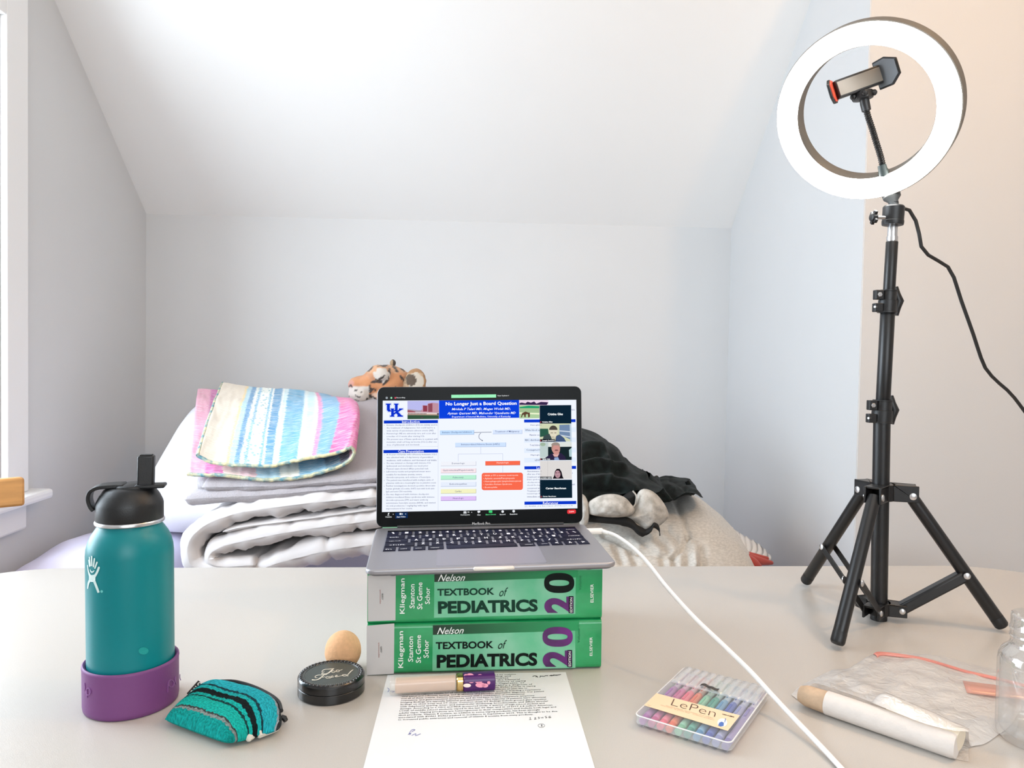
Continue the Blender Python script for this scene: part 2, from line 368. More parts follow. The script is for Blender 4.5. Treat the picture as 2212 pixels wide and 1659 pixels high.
def wr(p, s, amp, o=0): return amp*(nz(p[0]*s+o, p[1]*s, p[2]*s)+.5*nz(p[0]*s*2.1+o+9, p[1]*s*2.1, p[2]*s*2.1))
def ribbon(mb, path, th, y0, depth, rise=0., N=90, K=26, lip=.03, wamp=.006, seams=(), seed=0, shift=0., endr=True):
    """a thick folded cloth layer: path is its front outline in pixels at depth y0; it runs back by depth"""
    P = cat([at(x, y, Y=y0) for x, y in path], N); P = [p*A(1, 0, 1) for p in P]
    L = [0]
    for i in range(1, N): L.append(L[-1]+np.linalg.norm(P[i]-P[i-1]))
    tt = [np.interp(i/(N-1)*(len(th)-1), range(len(th)), th) for i in range(N)]
    Nn = []
    for i in range(N):
        t = unit(P[min(i+1, N-1)]-P[max(i-1, 0)]); Nn.append(A(-t[2], 0, t[0]))
    G = []
    for k in range(K):
        v = k/(K-1); v = v**1.6; d = v*depth
        s = math.sqrt(max(0., 1-(1-min(1, d/lip))**2)) if d < lip else 1.
        b = depth-d
        if b < lip: s = min(s, math.sqrt(max(0., 1-(1-min(1, b/lip))**2)))
        ring = []
        for side in (1, -1):
            for i in (range(N) if side == 1 else range(N-1, -1, -1)):
                e = min(L[i], L[-1]-L[i]); es = math.sqrt(max(0., 1-(1-min(1, e/(tt[i]*.4)))**2)) if endr else 1.
                q = P[i]+A(shift*v, y0+d, rise*v)
                w = wr(q+A(0, side*3.1+seed, 0), 9, wamp)+.8*wamp*nz(L[i]*34+seed, d*5, side*2+seed)+wamp*(.45-1.5*abs(nz(L[i]*21+d*17+seed, d*9-L[i]*5, side+seed)))
                for sp, sw, sd in seams:
                    w -= sd*math.exp(-((L[i]/L[-1]-sp+.02*nz(d*6, sp*9, seed))/sw)**2)
                off = max(.0006, tt[i]/2*es*s+w*es*min(1, s*1.2)*.9)
                ring.append(q+Nn[i]*side*off+A(0, .006*nz(L[i]*22+seed, 3, seed)*(1-v), 0))
        G.append(ring+[ring[0]])
    a = len(mb.v); mb.grid(G); n = len(G[0])
    mb.f.append(tuple(a+j for j in range(n-1))); mb.f.append(tuple(a+(K-1)*n+j for j in range(n-2, -1, -1)))
    return mb
Z8 = crop(330, 760, 3.456)
z8 = lambda L: [Z8(*p) for p in L]
comfm = mat('white quilted comforter cotton', 'dad6d6', .75, bump=.5, bscale=38, sheen=.15)
cf = thing('comforter', 'thick white comforter folded in puffy layers, bottom of the bedding stack', 'bedding', A(-.35, 2.0, BZ))
obj('outer_fold', ribbon(MB(), z8([(2050, 1050), (1660, 1088), (1200, 1125), (900, 1165), (640, 1205), (440, 1270), (320, 1350), (262, 1440), (262, 1530), (330, 1620), (700, 1700)]),
    (.044, .044, .044, .046, .046, .046, .044, .04), 1.655, .8, 0, 110, wamp=.009, seams=((.16, .012, .012), (.38, .01, .006), (.62, .012, .006))), comfm, cf, sharp=0)
obj('inner_fold', ribbon(MB(), z8([(2050, 1150), (1660, 1180), (1100, 1255), (700, 1305), (520, 1345)]), (.012, .012, .012, .010), 1.665, .7, 0, 60, wamp=.003, seed=5), comfm, cf, sharp=0)
obj('middle_fold', ribbon(MB(), z8([(2050, 1210), (1660, 1258), (1300, 1305), (1000, 1350), (700, 1410), (520, 1455), (432, 1505), (420, 1565), (520, 1605), (760, 1595)]),
    (.048, .048, .047, .046, .044, .042, .038, .034), 1.66, .75, 0, 110, wamp=.009, seams=((.27, .012, .011), (.5, .012, .006)), seed=11), comfm, cf, sharp=0)
obj('lower_fold', ribbon(MB(), z8([(2050, 1400), (1660, 1440), (1300, 1490), (1000, 1560), (820, 1620), (640, 1700)]), (.056, .056, .054, .048, .04), 1.665, .75, 0, 80, wamp=.008, seams=((.52, .014, .01),), seed=23), comfm, cf, sharp=0)
greyb = mat('grey waffle weave cotton blanket', 'b5b0b5', .85, var=.08, vscale=300, bump=.5, bscale=420, sheen=.2)
gb = thing('grey_blanket', 'folded grey waffle-weave blanket between striped quilt and white comforter', 'bedding', A(-.4, 2.0, .8))
obj('lower_fold', ribbon(MB(), z8([(2050, 985), (1660, 1000), (1300, 1032), (1000, 1058), (640, 1082), (400, 1092), (230, 1105)]), (.012, .014, .02, .024, .028, .034, .038), 1.66, .75, .1, 80, wamp=.003, seed=31, lip=.015), greyb, gb, sharp=0)
obj('upper_fold', ribbon(MB(), z8([(2050, 900), (1660, 945), (1300, 975), (1000, 1000), (640, 1010), (365, 1010)]), (.028, .026, .022, .022, .024, .026), 1.66, .7, .16, 80, wamp=.003, seed=37, lip=.012), greyb, gb, sharp=0)
# sloping top of the grey blanket that shows right of the quilt
F = cat([at(*Z8(x, y), Y=1.665) for x, y in ((330, 975), (1000, 965), (1450, 925), (1700, 905), (2000, 900))], 30)
B = cat([at(*Z8(x, y), Y=2.3) for x, y in ((420, 330), (1000, 380), (1480, 452), (1700, 600), (2000, 800))], 30)
G = [[lerp(f, b, t)+A(0, 0, .03*math.sin(PI*t)*(.3+.7*sstep(.5, .8, i/29)))+A(0, 0, wr(lerp(f, b, t), 7, .004)) for t in np.linspace(0, 1, 24)] for i, (f, b) in enumerate(zip(F, B))]
obj('top_layer', MB().grid(G), greyb, gb, solid=.02, sharp=0)

# white pillow behind, propping the pile up
pilm = mat('white pillow cotton', 'e9e9f0', .8, bump=.2, bscale=50, sheen=.2)
def pillow(mb, c, e1, e2, e3, p=3.2, n=36, wamp=.01, seed=0, sw=6):
    """puffed cushion: e1,e2 half-extents in its plane, e3 half thickness"""
    for side in (1, -1):
        G = []
        for i in range(n+1):
            u = -math.cos(PI*i/n)
            row = []
            for j in range(n+1):
                v = -math.cos(PI*j/n)
                k = (max(0, 1-abs(u)**p)*max(0, 1-abs(v)**p))**.45
                pin = 1-.06*(abs(u*v))**.5*0
                q = c+e1*u*(1-.06*(1-abs(v))*abs(u)**3*0)+e2*v+e3*side*k
                q = q+unit(e3)*side*k*wr(q+A(seed, 0, 0), sw, wamp)+unit(e1)*k*wr(q+A(0, seed+5, 0), sw*.7, wamp*.6)
                row.append(q)
            G.append(row)
        mb.grid(G)
    mb.uv = None; return mb
pc = at(512, 1000, Y=2.12)
tag(obj('pillow', pillow(MB(), pc, A(.2, 0, .0), A(.03, .16, .14), unit(A(0, -.6, .8))*.105, seed=3), pilm, base=pc, sharp=0), 'rumpled white pillow at left, partly under the striped quilt', 'pillow')
lc = at(262, 1235, Y=1.98)
tag(obj('lavender_pillow', pillow(MB(), lc, A(.2, 0, 0), A(0, .24, 0), A(0, 0, .095), seed=9, wamp=.014), mat('pale lavender pillow cotton', 'e2def5', .8, bump=.2, bscale=50), base=lc, sharp=0), 'pale lavender pillow low on the bed, behind the teal bottle', 'pillow')
# ---------------- striped quilt
def quilt_material():
    m = bpy.data.materials.new('striped patchwork cotton'); m.use_nodes = True; nt = m.node_tree; b = nt.nodes['Principled BSDF']; N = nt.nodes.new; Lk = nt.links.new
    b.inputs['Roughness'].default_value = .85; b.inputs['Sheen Weight'].default_value = .2
    uv = N('ShaderNodeUVMap'); sp = N('ShaderNodeSeparateXYZ'); Lk(uv.outputs[0], sp.inputs[0])
    mp = N('ShaderNodeMapping'); mp.inputs['Scale'].default_value = (26, 150, 1); Lk(uv.outputs[0], mp.inputs[0])
    n1 = N('ShaderNodeTexNoise'); n1.inputs['Scale'].default_value = 1; n1.inputs['Detail'].default_value = 5; n1.inputs['Roughness'].default_value = .65; Lk(mp.outputs[0], n1.inputs['Vector'])
    md = N('ShaderNodeMath'); md.operation = 'MULTIPLY_ADD'; md.inputs[1].default_value = .035; md.inputs[2].default_value = -.0175; Lk(n1.outputs['Fac'], md.inputs[0])
    ad = N('ShaderNodeMath'); ad.operation = 'ADD'; Lk(sp.outputs[0], ad.inputs[0]); Lk(md.outputs[0], ad.inputs[1])
    cr = N('ShaderNodeValToRGB'); cr.color_ramp.interpolation = 'CONSTANT'; Lk(ad.outputs[0], cr.inputs[0])
    stops = [(0, 'eba3bd'), (.05, 'd96fb2'), (.10, 'f6d9d2'), (.15, 'f2c9cf'), (.2, 'a7cfe0'), (.27, 'f3efe2'), (.33, '6fb0cf'), (.41, '3d7e9c'), (.455, '27304f'), (.49, 'f4c0d6'), (.505, 'd85a9c'),
             (.605, '62a0c8'), (.642, 'e27fb1'), (.655, 'dde8e8'), (.663, 'bfe0e8'), (.682, 'dbe9ea'), (.692, '5ea6cc'), (.748, 'cfe6ec'), (.762, 'eaf3f2'), (.772, '4f95c2'), (.80, 'f1f4ef'), (.805, '74b2d0'), (.815, 'eef2ea'), (.85, '84badb'), (.858, 'eff3ec'),
             (.868, '4f92c2'), (.885, 'b6dae6'), (.902, 'f0d9a8'), (.908, 'ece0cf')]
    el = cr.color_ramp.elements
    while len(el) > 1: el.remove(el[-1])
    for i, (p, c) in enumerate(stops):
        e = el[0] if i == 0 else el.new(p); e.position = p; e.color = lin(c)
    th = N('ShaderNodeMapRange'); th.inputs[1].default_value = .46; th.inputs[2].default_value = .62; Lk(n1.outputs['Fac'], th.inputs[0])
    mk = N('ShaderNodeMapRange'); mk.inputs[1].default_value = .895; mk.inputs[2].default_value = .905; mk.inputs[3].default_value = .42; mk.inputs[4].default_value = 0; Lk(sp.outputs[0], mk.inputs[0])
    mu = N('ShaderNodeMath'); mu.operation = 'MULTIPLY'; Lk(th.outputs[0], mu.inputs[0]); Lk(mk.outputs[0], mu.inputs[1])
    mx = N('ShaderNodeMix'); mx.data_type = 'RGBA'; mx.inputs[7].default_value = lin('f5f3ee'); Lk(mu.outputs[0], mx.inputs[0]); Lk(cr.outputs[0], mx.inputs[6])
    # small lozenge motif along the pale band
    wv = N('ShaderNodeTexVoronoi'); wv.inputs['Scale'].default_value = 1; mp2 = N('ShaderNodeMapping'); mp2.inputs['Scale'].default_value = (70, 34, 1); Lk(uv.outputs[0], mp2.inputs[0]); Lk(mp2.outputs[0], wv.inputs['Vector'])
    lt = N('ShaderNodeMapRange'); lt.inputs[1].default_value = .26; lt.inputs[2].default_value = .3; lt.inputs[3].default_value = .75; lt.inputs[4].default_value = 0; Lk(wv.outputs['Distance'], lt.inputs[0])
    b1 = N('ShaderNodeMath'); b1.operation = 'GREATER_THAN'; b1.inputs[1].default_value = .805; Lk(sp.outputs[0], b1.inputs[0])
    b2 = N('ShaderNodeMath'); b2.operation = 'LESS_THAN'; b2.inputs[1].default_value = .866; Lk(sp.outputs[0], b2.inputs[0])
    b3 = N('ShaderNodeMath'); b3.operation = 'MULTIPLY'; Lk(b1.outputs[0], b3.inputs[0]); Lk(b2.outputs[0], b3.inputs[1])
    b4 = N('ShaderNodeMath'); b4.operation = 'MULTIPLY'; Lk(b3.outputs[0], b4.inputs[0]); Lk(lt.outputs[0], b4.inputs[1])
    mx2 = N('ShaderNodeMix'); mx2.data_type = 'RGBA'; mx2.inputs[7].default_value = lin('6fb3c4'); Lk(b4.outputs[0], mx2.inputs[0]); Lk(mx.outputs[2], mx2.inputs[6])
    Lk(mx2.outputs[2], b.inputs['Base Color'])
    bp = N('ShaderNodeBump'); bp.inputs['Strength'].default_value = .7; bp.inputs['Distance'].default_value = .004; Lk(n1.outputs['Fac'], bp.inputs['Height']); Lk(bp.outputs[0], b.inputs['Normal'])
    return m
ql = thing('striped_quilt', 'folded quilt with blue, white and pink stripes on top of the pile', 'quilt', A(-.4, 2.0, .95))
fpx = [(262, 905), (450, 925), (650, 938), (800, 950), (1000, 938), (1200, 915), (1360, 872), (1450, 822), (1490, 790), (1505, 745), (1470, 715), (1350, 762), (1000, 828), (850, 848), (600, 838), (430, 818), (335, 770)]
bpx = [(335, 275), (480, 290), (700, 330), (850, 350), (1000, 370), (1150, 385), (1280, 400), (1370, 410), (1405, 405), (1410, 380), (1375, 352), (1240, 312), (980, 282), (850, 270), (700, 256), (600, 245), (522, 236)]
NU, NV = 130, 40
Fp = cat([at(*Z8(*p), Y=1.66) for p in fpx], NU); Bp = cat([at(*Z8(*p), Y=2.28) for p in bpx], NU)
G = []
for i in range(NU):
    f = i/(NU-1); row = []
    top = sstep(.5, .56, f)
    for j in range(NV):
        v = j/(NV-1); p = lerp(Fp[i], Bp[i], v)
        right = math.exp(-((f-.56)/.09)**2)
        p = p+A(.035*math.sin(PI*v)*right, 0, (.012*math.sin(PI*v)+.03*right*math.sin(PI*v))*(1 if f > .45 else .4))
        p = p+A(0, 0, wr(p+A(0, 0, 7*top), 11, .004)+.0022*nz(f*70, v*9, 3)) + A(0, .004*nz(f*30, 5, 5)*(1-v), 0)
        row.append(p)
    G.append(row)
qm = quilt_material()
obj('quilt_cloth', MB().grid(G), qm, ql, solid=.008, sharp=0, sub=1, fix=False, offs=0)
hem = mat('quilt hem binding', 'e8d9a8', .85, col2='5c8f9e', vscale=60, bump=.4, bscale=300)
obj('hem', MB().tube([r[0]+A(0, -.002, 0) for r in G], .0042, 8).tube([r[0] for r in [[G[-1][j]] for j in range(NV)]], .004, 8), hem, ql)

# ---------------- plush tiger
def paint(o, fn):
    me = o.data; ca = me.color_attributes.new('fur', 'FLOAT_COLOR', 'POINT'); off = ROOT[o.name]
    for i, v in enumerate(me.vertices): ca.data[i].color = fn(np.array(v.co)+off)
def vcol(name, rough=.9):
    m = bpy.data.materials.new(name); m.use_nodes = True; nt = m.node_tree; b = nt.nodes['Principled BSDF']; b.inputs['Roughness'].default_value = rough; b.inputs['Sheen Weight'].default_value = .3
    a = nt.nodes.new('ShaderNodeVertexColor'); a.layer_name = 'fur'; nt.links.new(a.outputs[0], b.inputs['Base Color'])
    n2 = nt.nodes.new('ShaderNodeTexNoise'); n2.inputs['Scale'].default_value = 160; n2.inputs['Detail'].default_value = 3
    bp = nt.nodes.new('ShaderNodeBump'); bp.inputs['Strength'].default_value = .8; bp.inputs['Distance'].default_value = .004
    nt.links.new(n2.outputs['Fac'], bp.inputs['Height']); nt.links.new(bp.outputs[0], b.inputs['Normal']); return m
def merged(balls, voxel, amp=0., sc=60, smooth=6, seed=0):
    """one skin over several ellipsoids (centre, radii), in world space"""
    mb = MB()
    for c, r in balls: mb.ball(c, r, 20)
    me = bpy.data.meshes.new('skin'); me.from_pydata(mb.v, [], mb.f); o = bpy.data.objects.new('skin', me); COL.objects.link(o)
    md = o.modifiers.new('r', 'REMESH'); md.mode = 'VOXEL'; md.voxel_size = voxel
    if smooth: ms = o.modifiers.new('s', 'SMOOTH'); ms.iterations = smooth; ms.factor = .5
    dg = bpy.context.evaluated_depsgraph_get(); me2 = bpy.data.meshes.new_from_object(o.evaluated_get(dg))
    bpy.data.objects.remove(o); bpy.data.meshes.remove(me)
    if amp:
        nn = [np.array(v.normal) for v in me2.vertices]
        for v, n in zip(me2.vertices, nn): p = np.array(v.co)+n*wr(np.array(v.co)+seed, sc, amp); v.co = tuple(p)
    return me2
def localise(me, base):
    for v in me.vertices: v.co = v.co-Vector(tuple(base))
    return me
TY = 2.3; KT = TY/FOC
ZT = crop(720, 760, 9.217)
def tb_(x, y, rx, ry, rd, dy=0.): return (at(*ZT(x, y), Y=TY+dy), (rx/9.217*KT, rd/9.217*KT, ry/9.217*KT))
head = [tb_(1060, 560, 470, 300, 380), tb_(700, 640, 330, 190, 260, -.02), tb_(480, 640, 180, 150, 190, -.03), tb_(520, 840, 220, 175, 200, -.03), tb_(920, 430, 230, 170, 200, -.05),
        tb_(1000, 850, 330, 210, 300), tb_(480, 960, 160, 90, 140), tb_(1450, 700, 330, 300, 330, .03)]
tg = thing('plush_tiger', 'orange plush tiger lying on the pile, head turned left above the laptop', 'plush toy', at(*ZT(1000, 900), Y=TY))
me = merged(head, .005, .0022, 70)
OR, WH, BK, PK, CRM = lin('e8a06c'), lin('efe6db'), lin('40322a'), lin('e8a690'), lin('d9a878')
def seg_d(p, a, b):
    p, a, b = A(*p), A(*a), A(*b); t = max(0, min(1, (p-a)@(b-a)/((b-a)@(b-a)+1e-9))); return np.linalg.norm(p-a-t*(b-a))
def ell(x, y, cx, cy, rx, ry): return ((x-cx)/rx)**2+((y-cy)/ry)**2
STR = [((830, 600), (1020, 480), 26), ((760, 605), (860, 590), 26), ((860, 560), (960, 610), 34), ((1115, 350), (1120, 420), 30), ((1200, 300), (1290, 400), 30), ((1350, 330), (1400, 380), 30), ((1330, 480), (1430, 600), 28),
       ((1100, 500), (1090, 570), 24), ((740, 730), (850, 760), 26), ((1000, 640), (1080, 560), 22), ((720, 690), (740, 800), 34), ((735, 880), (850, 940), 34), ((660, 940), (690, 1000), 28), ((320, 680), (360, 690), 22),
       ((430, 760), (590, 800), 9), ((400, 850), (560, 920), 9), ((430, 930), (600, 1040), 9), ((600, 1040), (640, 1050), 16), ((690, 380), (780, 300), 22), ((900, 280), (1080, 270), 18), ((300, 910), (340, 880), 14), ((1560, 560), (1600, 760), 40), ((1240, 700), (1330, 820), 36)]
def fur(p):
    px, py = proj(p); x, y = (px-720)*9.217, (py-760)*9.217
    x += 26*nz(p[0]*90, p[1]*90, p[2]*90); y += 26*nz(p[0]*90+7, p[1]*90, p[2]*90)
    c = OR
    if y < 420 and x > 650: c = tuple(lerp(A(*OR), A(*lin('e9b98e')), .6))
    if ell(x, y, 960, 470, 165, 150) < 1: c = WH
    if x < 640+.1*y and y > 690 and x > 200: c = WH
    if y > 900: c = WH
    if ell(x, y, 880, 880, 150, 70) < 1: c = tuple(lerp(A(*OR), A(*WH), .45))
    if ell(x, y, 345, 640, 70, 70) < 1: c = PK
    for a, b, w in STR:
        if seg_d((x, y), a, b) < w*.78: c = BK
    return c
furm = vcol('tiger fur')
hd = obj('head', localise(me, ROOT[tg.name]), furm, tg, sharp=0); paint(hd, fur)
em = merged([tb_(1640, 590, 215, 270, 60, -.05), tb_(1560, 640, 200, 180, 60, -.03)], .004, .0015, 80)
eo = obj('ear', localise(em, ROOT[tg.name]), furm, tg, sharp=0)
def efur(p):
    px, py = proj(p); x, y = (px-720)*9.217, (py-760)*9.217; x += 30*nz(p[0]*90, p[1]*90, p[2]*90)
    if ell(x, y, 1545, 560, 110, 120) < 1: return lin('6b5846')
    if ell(x, y, 1640, 600, 160, 190) < 1: return lin('efe2cf')
    return lin('c99461') if y < 420 or x > 1790 else lin('e0b98e')
paint(eo, efur)
em = merged([tb_(1185, 225, 65, 75, 50, .03)], .003, .001, 80, 2); eo = obj('ear', localise(em, ROOT[tg.name]), furm, tg, sharp=0)
paint(eo, lambda p: lin('3a2d22') if proj(p)[0] > 848 else lin('d8b58c'))
bm_ = merged([tb_(520, 1120, 290, 220, 250, -.02), tb_(1000, 1150, 500, 260, 300), tb_(1700, 1000, 420, 330, 330, .05)], .008, .004, 50)
bo = obj('body', localise(bm_, ROOT[tg.name]), furm, tg, sharp=0)
paint(bo, lambda p: lin('f0eae3') if proj(p)[0] < 810 else (BK if nz(p[0]*40, p[1]*40, p[2]*40) > .3 else OR))
obj('eye', MB().ball(at(*ZT(875, 570), Y=TY-.125), (.0032, .003, .0032), 12), mat('glossy amber eye', '4a3a22', .1), tg)

# ---------------- grey duvet at the right end of the bed
def mound(mb, cols, yf, yc, N=100, K=40, grooves=(), wa=.006, ws=10, seed=0, back=.25, pw=1.):
    """cols: (crest x, crest y, base x, base y) in pixels; crest at depth yc, base at depth yf"""
    C = cat([at(c[0], c[1], Y=yc) for c in cols], N); Bs = cat([at(c[2], c[3], Y=yf) for c in cols], N); G = []
    for i in range(N):
        row = []
        for k in range(K):
            t = PI/2*k/(K-1)*1.0
            b, c = Bs[i], C[i]
            p = A(lerp(b[0], c[0], math.sin(t)**.9), lerp(b[1], c[1], 1-math.cos(t)**pw), lerp(b[2], c[2], math.sin(t)))
            row.append(p)
        for k in range(1, 9):                         # and down behind
            s = k/8; c = C[i]; row.append(A(c[0], c[1]+back*s, c[2]-(c[2]-BZ)*s*s))
        G.append(row)
    M = len(G[0]); out = []
    for i in range(N):
        row = []
        for k in range(M):
            p = G[i][k]; du = G[min(i+1, N-1)][k]-G[max(i-1, 0)][k]; dv = G[i][min(k+1, M-1)]-G[i][max(k-1, 0)]
            n = unit(np.cross(du, dv)); n = n if n@(ORG-p) > 0 else -n
            d = wr(p+seed, ws, wa); px, py = proj(p)
            for pts, w, dep in grooves:
                dist = min(seg_d((px, py), pts[q], pts[q+1]) for q in range(len(pts)-1))
                d += dep*math.exp(-(dist/w)**2)
            row.append(p+n*d)
        out.append(row)
    return mb.grid(out)
ZD = crop(1240, 900, 4.608)
zd = lambda L: [ZD(*p) for p in L]
heather = mat('heather grey jersey', 'd6d0c7', .85, col2='c2bcb3', vscale=120, stretch=(1, 1, 3), bump=.3, bscale=400, sheen=.2)
dv = thing('grey_duvet', 'bulky heather grey jersey duvet heaped at the right end of the bed', 'bedding', A(.4, 1.9, .6))
cols = [(1050, 1252, 1050, 1258), (1080, 1160, 1075, 1254), (1125, 1105, 1118, 1252), (1180, 1085, 1170, 1250), (1270, 1078, 1265, 1250), (1360, 1070, 1350, 1250), (1440, 1064, 1420, 1250), (1490, 1066, 1480, 1250), (1528, 1090, 1520, 1250), (1554, 1114, 1555, 1252), (1570, 1138, 1575, 1254), (1579, 1160, 1582, 1256), (1584, 1190, 1586, 1258)]
gr = [(zd([(1010, 840), (1060, 960), (1100, 1060), (1135, 1160)]), 4, -.0144), (zd([(1135, 1160), (1090, 1280), (1030, 1350), (990, 1380)]), 4, -.0162), (zd([(660, 1340), (760, 1345), (860, 1375), (990, 1385)]), 3.5, -.0144),
      (zd([(1140, 1160), (1220, 1210), (1300, 1280)]), 4, -.0090), (zd([(300, 1180), (420, 1210), (560, 1290), (660, 1345)]), 5, -.0144), (zd([(830, 1180), (900, 1260), (950, 1330)]), 5, -.0108), (zd([(930, 1110), (1010, 1190), (1060, 1290)]), 5, -.0108),
      (zd([(880, 1400), (900, 1500)]), 6, -.0108), (zd([(1000, 1400), (1010, 1500)]), 6, -.0126), (zd([(1130, 1280), (1130, 1480)]), 8, -.0144), (zd([(1290, 1300), (1290, 1480)]), 8, -.0126), (zd([(420, 1290), (480, 1440)]), 7, -.0126), (zd([(560, 1320), (620, 1450)]), 7, -.0108),
      (zd([(700, 1080), (800, 1090), (930, 1080)]), 6, -.0072), (zd([(760, 1240), (850, 1330)]), 6, .0072), (zd([(560, 1220), (640, 1290)]), 9, .0108), (zd([(1200, 1380), (1210, 1480)]), 7, .0108)]
obj('duvet_cloth', mound(MB(), cols, 1.60, 1.98, 130, 60, gr, .006, 8), heather, dv, sharp=0, sub=1)
obj('dark_edge', MB().tube(cat([at(x, y, Y=yy) for x, y, yy in ((1577, 1148, 1.93), (1582, 1165, 1.86), (1586, 1190, 1.78), (1586, 1215, 1.68), (1584, 1245, 1.63))], 16), .0065, 8), mat('dark brown piping', '33261f', .8), dv)

# ---------------- dark jacket thrown over it
cord = mat('dark green corduroy', '141d1b', .85, col2='080c0b', vscale=60, bump=.6, bscale=420, sheen=.06, spec=.2)
jk = thing('dark_jacket', 'crumpled dark green-black corduroy jacket thrown over the grey duvet', 'jacket', A(.35, 1.9, .8))
cols = [(1120, 1080, 1122, 1098), (1130, 985, 1140, 1096), (1150, 925, 1160, 1094), (1180, 905, 1190, 1092), (1225, 915, 1230, 1088), (1262, 927, 1265, 1082), (1290, 937, 1292, 1077), (1318, 957, 1320, 1073), (1345, 986, 1345, 1068), (1375, 1008, 1368, 1062), (1394, 1022, 1385, 1060), (1408, 1030, 1400, 1064)]
gr = [(zd([(90, 300), (260, 310), (340, 400)]), 6, .016), (zd([(90, 480), (200, 440), (380, 480), (560, 500), (700, 600)]), 6, .013), (zd([(90, 420), (300, 370), (480, 440), (640, 560)]), 6, -.012), (zd([(100, 640), (300, 600), (480, 640), (600, 720)]), 8, .01), (zd([(120, 560), (330, 530), (520, 570)]), 7, -.01),
      (zd([(120, 720), (300, 740), (480, 740)]), 7, -.012), (zd([(350, 480), (380, 560), (340, 660)]), 6, .008)]
obj('body', mound(MB(), cols, 1.70, 1.97, 110, 50, gr, .008, 14, 4, .1), cord, jk, sharp=0, sub=1)
cols = [(1385, 1012, 1374, 1062), (1400, 1024, 1392, 1070), (1420, 1030, 1412, 1082), (1440, 1028, 1434, 1086), (1462, 1031, 1450, 1081), (1484, 1034, 1468, 1071), (1491, 1045, 1482, 1064), (1498, 1062, 1492, 1066)]
gr = [(zd([(700, 580), (780, 660), (900, 760), (940, 820)]), 5, .010), (zd([(820, 610), (900, 680), (1000, 720)]), 4, .007), (zd([(860, 640), (940, 740), (1000, 800)]), 4, -.009), (zd([(960, 620), (1050, 680), (1110, 720)]), 4, -.007)]
obj('sleeve', mound(MB(), cols, 1.74, 1.93, 70, 36, gr, .006, 20, 9, .08), cord, jk, sharp=0, sub=1)
obj('cuff', MB().tube(cat([at(*ZD(x, y), Y=1.84) for x, y in ((1120, 640), (1150, 690), (1180, 730), (1188, 765))], 12), [.006]*6+[.004]*6, 8), cord, jk)

# ---------------- grey padded garment lying on the duvet
pd = thing('padded_garment', 'small grey padded garment with black lining crumpled in front of the dark jacket', 'garment', A(.35, 1.7, .75))
padm = mat('grey fleece pad', 'c9c4bc', .9, col2='a59f96', vscale=60, bump=.35, bscale=350)
def lump(name, pts, Yd, depth, m, parent, seed=0, n=40):
    """soft padded piece with the pixel outline pts, puffed towards and away from the viewer"""
    O = cat([at(*p, Y=Yd) for p in pts+[pts[0]]], n+1)[:-1]; c = sum(O)/n; mb = MB()
    for sgn in (1, -1):
        G = []
        for j in range(11):
            s = math.sin(PI/2*j/10); ht = depth*math.cos(PI/2*j/10)
            G.append([c+(p-c)*s+A(0, -sgn*(ht+.0*s), 0)+A(0, wr(p*s+seed, 42, .0045)*min(1, 2-2*s+.2), 0) for p in O+[O[0]]])
        mb.grid(G)
    mb.uv = None; return obj(name, mb, m, parent, sharp=0)
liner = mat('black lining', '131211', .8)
lump('pad', zd([(140, 900), (150, 850), (260, 790), (390, 772), (500, 800), (570, 870), (602, 925), (560, 980), (430, 998), (270, 990), (150, 965)]), 1.645, .035, padm, pd)
lump('pad', zd([(520, 1000), (590, 930), (620, 800), (660, 735), (720, 720), (800, 755), (880, 840), (925, 920), (940, 990), (900, 1040), (830, 1095), (740, 1130), (690, 1140), (640, 1075)]), 1.655, .03, padm, pd, 5)
lump('pad', zd([(60, 760), (110, 790), (140, 860), (150, 950), (130, 1060), (60, 1090)]), 1.66, .03, padm, pd, 8)
lump('lining', zd([(490, 790), (560, 745), (605, 740), (620, 800), (605, 880), (560, 880)]), 1.70, .02, liner, pd)
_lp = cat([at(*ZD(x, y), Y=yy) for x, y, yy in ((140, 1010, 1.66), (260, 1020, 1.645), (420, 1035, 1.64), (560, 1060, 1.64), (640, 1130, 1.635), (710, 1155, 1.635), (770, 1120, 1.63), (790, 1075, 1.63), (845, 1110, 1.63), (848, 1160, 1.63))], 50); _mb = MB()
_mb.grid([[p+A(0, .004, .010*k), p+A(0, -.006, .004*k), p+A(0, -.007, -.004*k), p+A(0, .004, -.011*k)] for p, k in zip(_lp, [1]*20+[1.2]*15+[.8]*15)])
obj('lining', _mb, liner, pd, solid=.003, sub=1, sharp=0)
obj('strap', MB().tube(cat([at(*ZD(x, y), Y=1.64) for x, y in ((585, 740), (620, 790), (615, 860), (590, 900))], 16), .0018, 6), padm, pd)

# ---------------- white ribbed cloth and red cloth poking out at the foot of the bed
wc = at(*ZD(1700, 1330), Y=1.95)
mb = MB(); F = cat([at(*ZD(x, y), Y=1.85) for x, y in ((1540, 1450), (1640, 1420), (1780, 1430), (1920, 1470))], 24); B = cat([at(*ZD(x, y), Y=2.05) for x, y in ((1540, 1130), (1620, 1190), (1830, 1315), (1945, 1440))], 24)
mb.grid([[lerp(f, b, t)+A(0, -.02*math.sin(PI*t), .004*math.sin(i*2.2)) for t in np.linspace(0, 1, 14)] for i, (f, b) in enumerate(zip(F, B))])
tag(obj('ribbed_cloth', mb, mat('white ribbed knit', 'ece6e0', .85, bump=.3, bscale=200), base=wc, solid=.012, sharp=0), 'white ribbed cloth sticking out right of the grey duvet', 'cloth')
rc = at(*ZD(1700, 1440), Y=1.8); mb = MB()
redm = mat('red felt', 'b8331c', .85, bump=.3, bscale=300, sheen=.2)
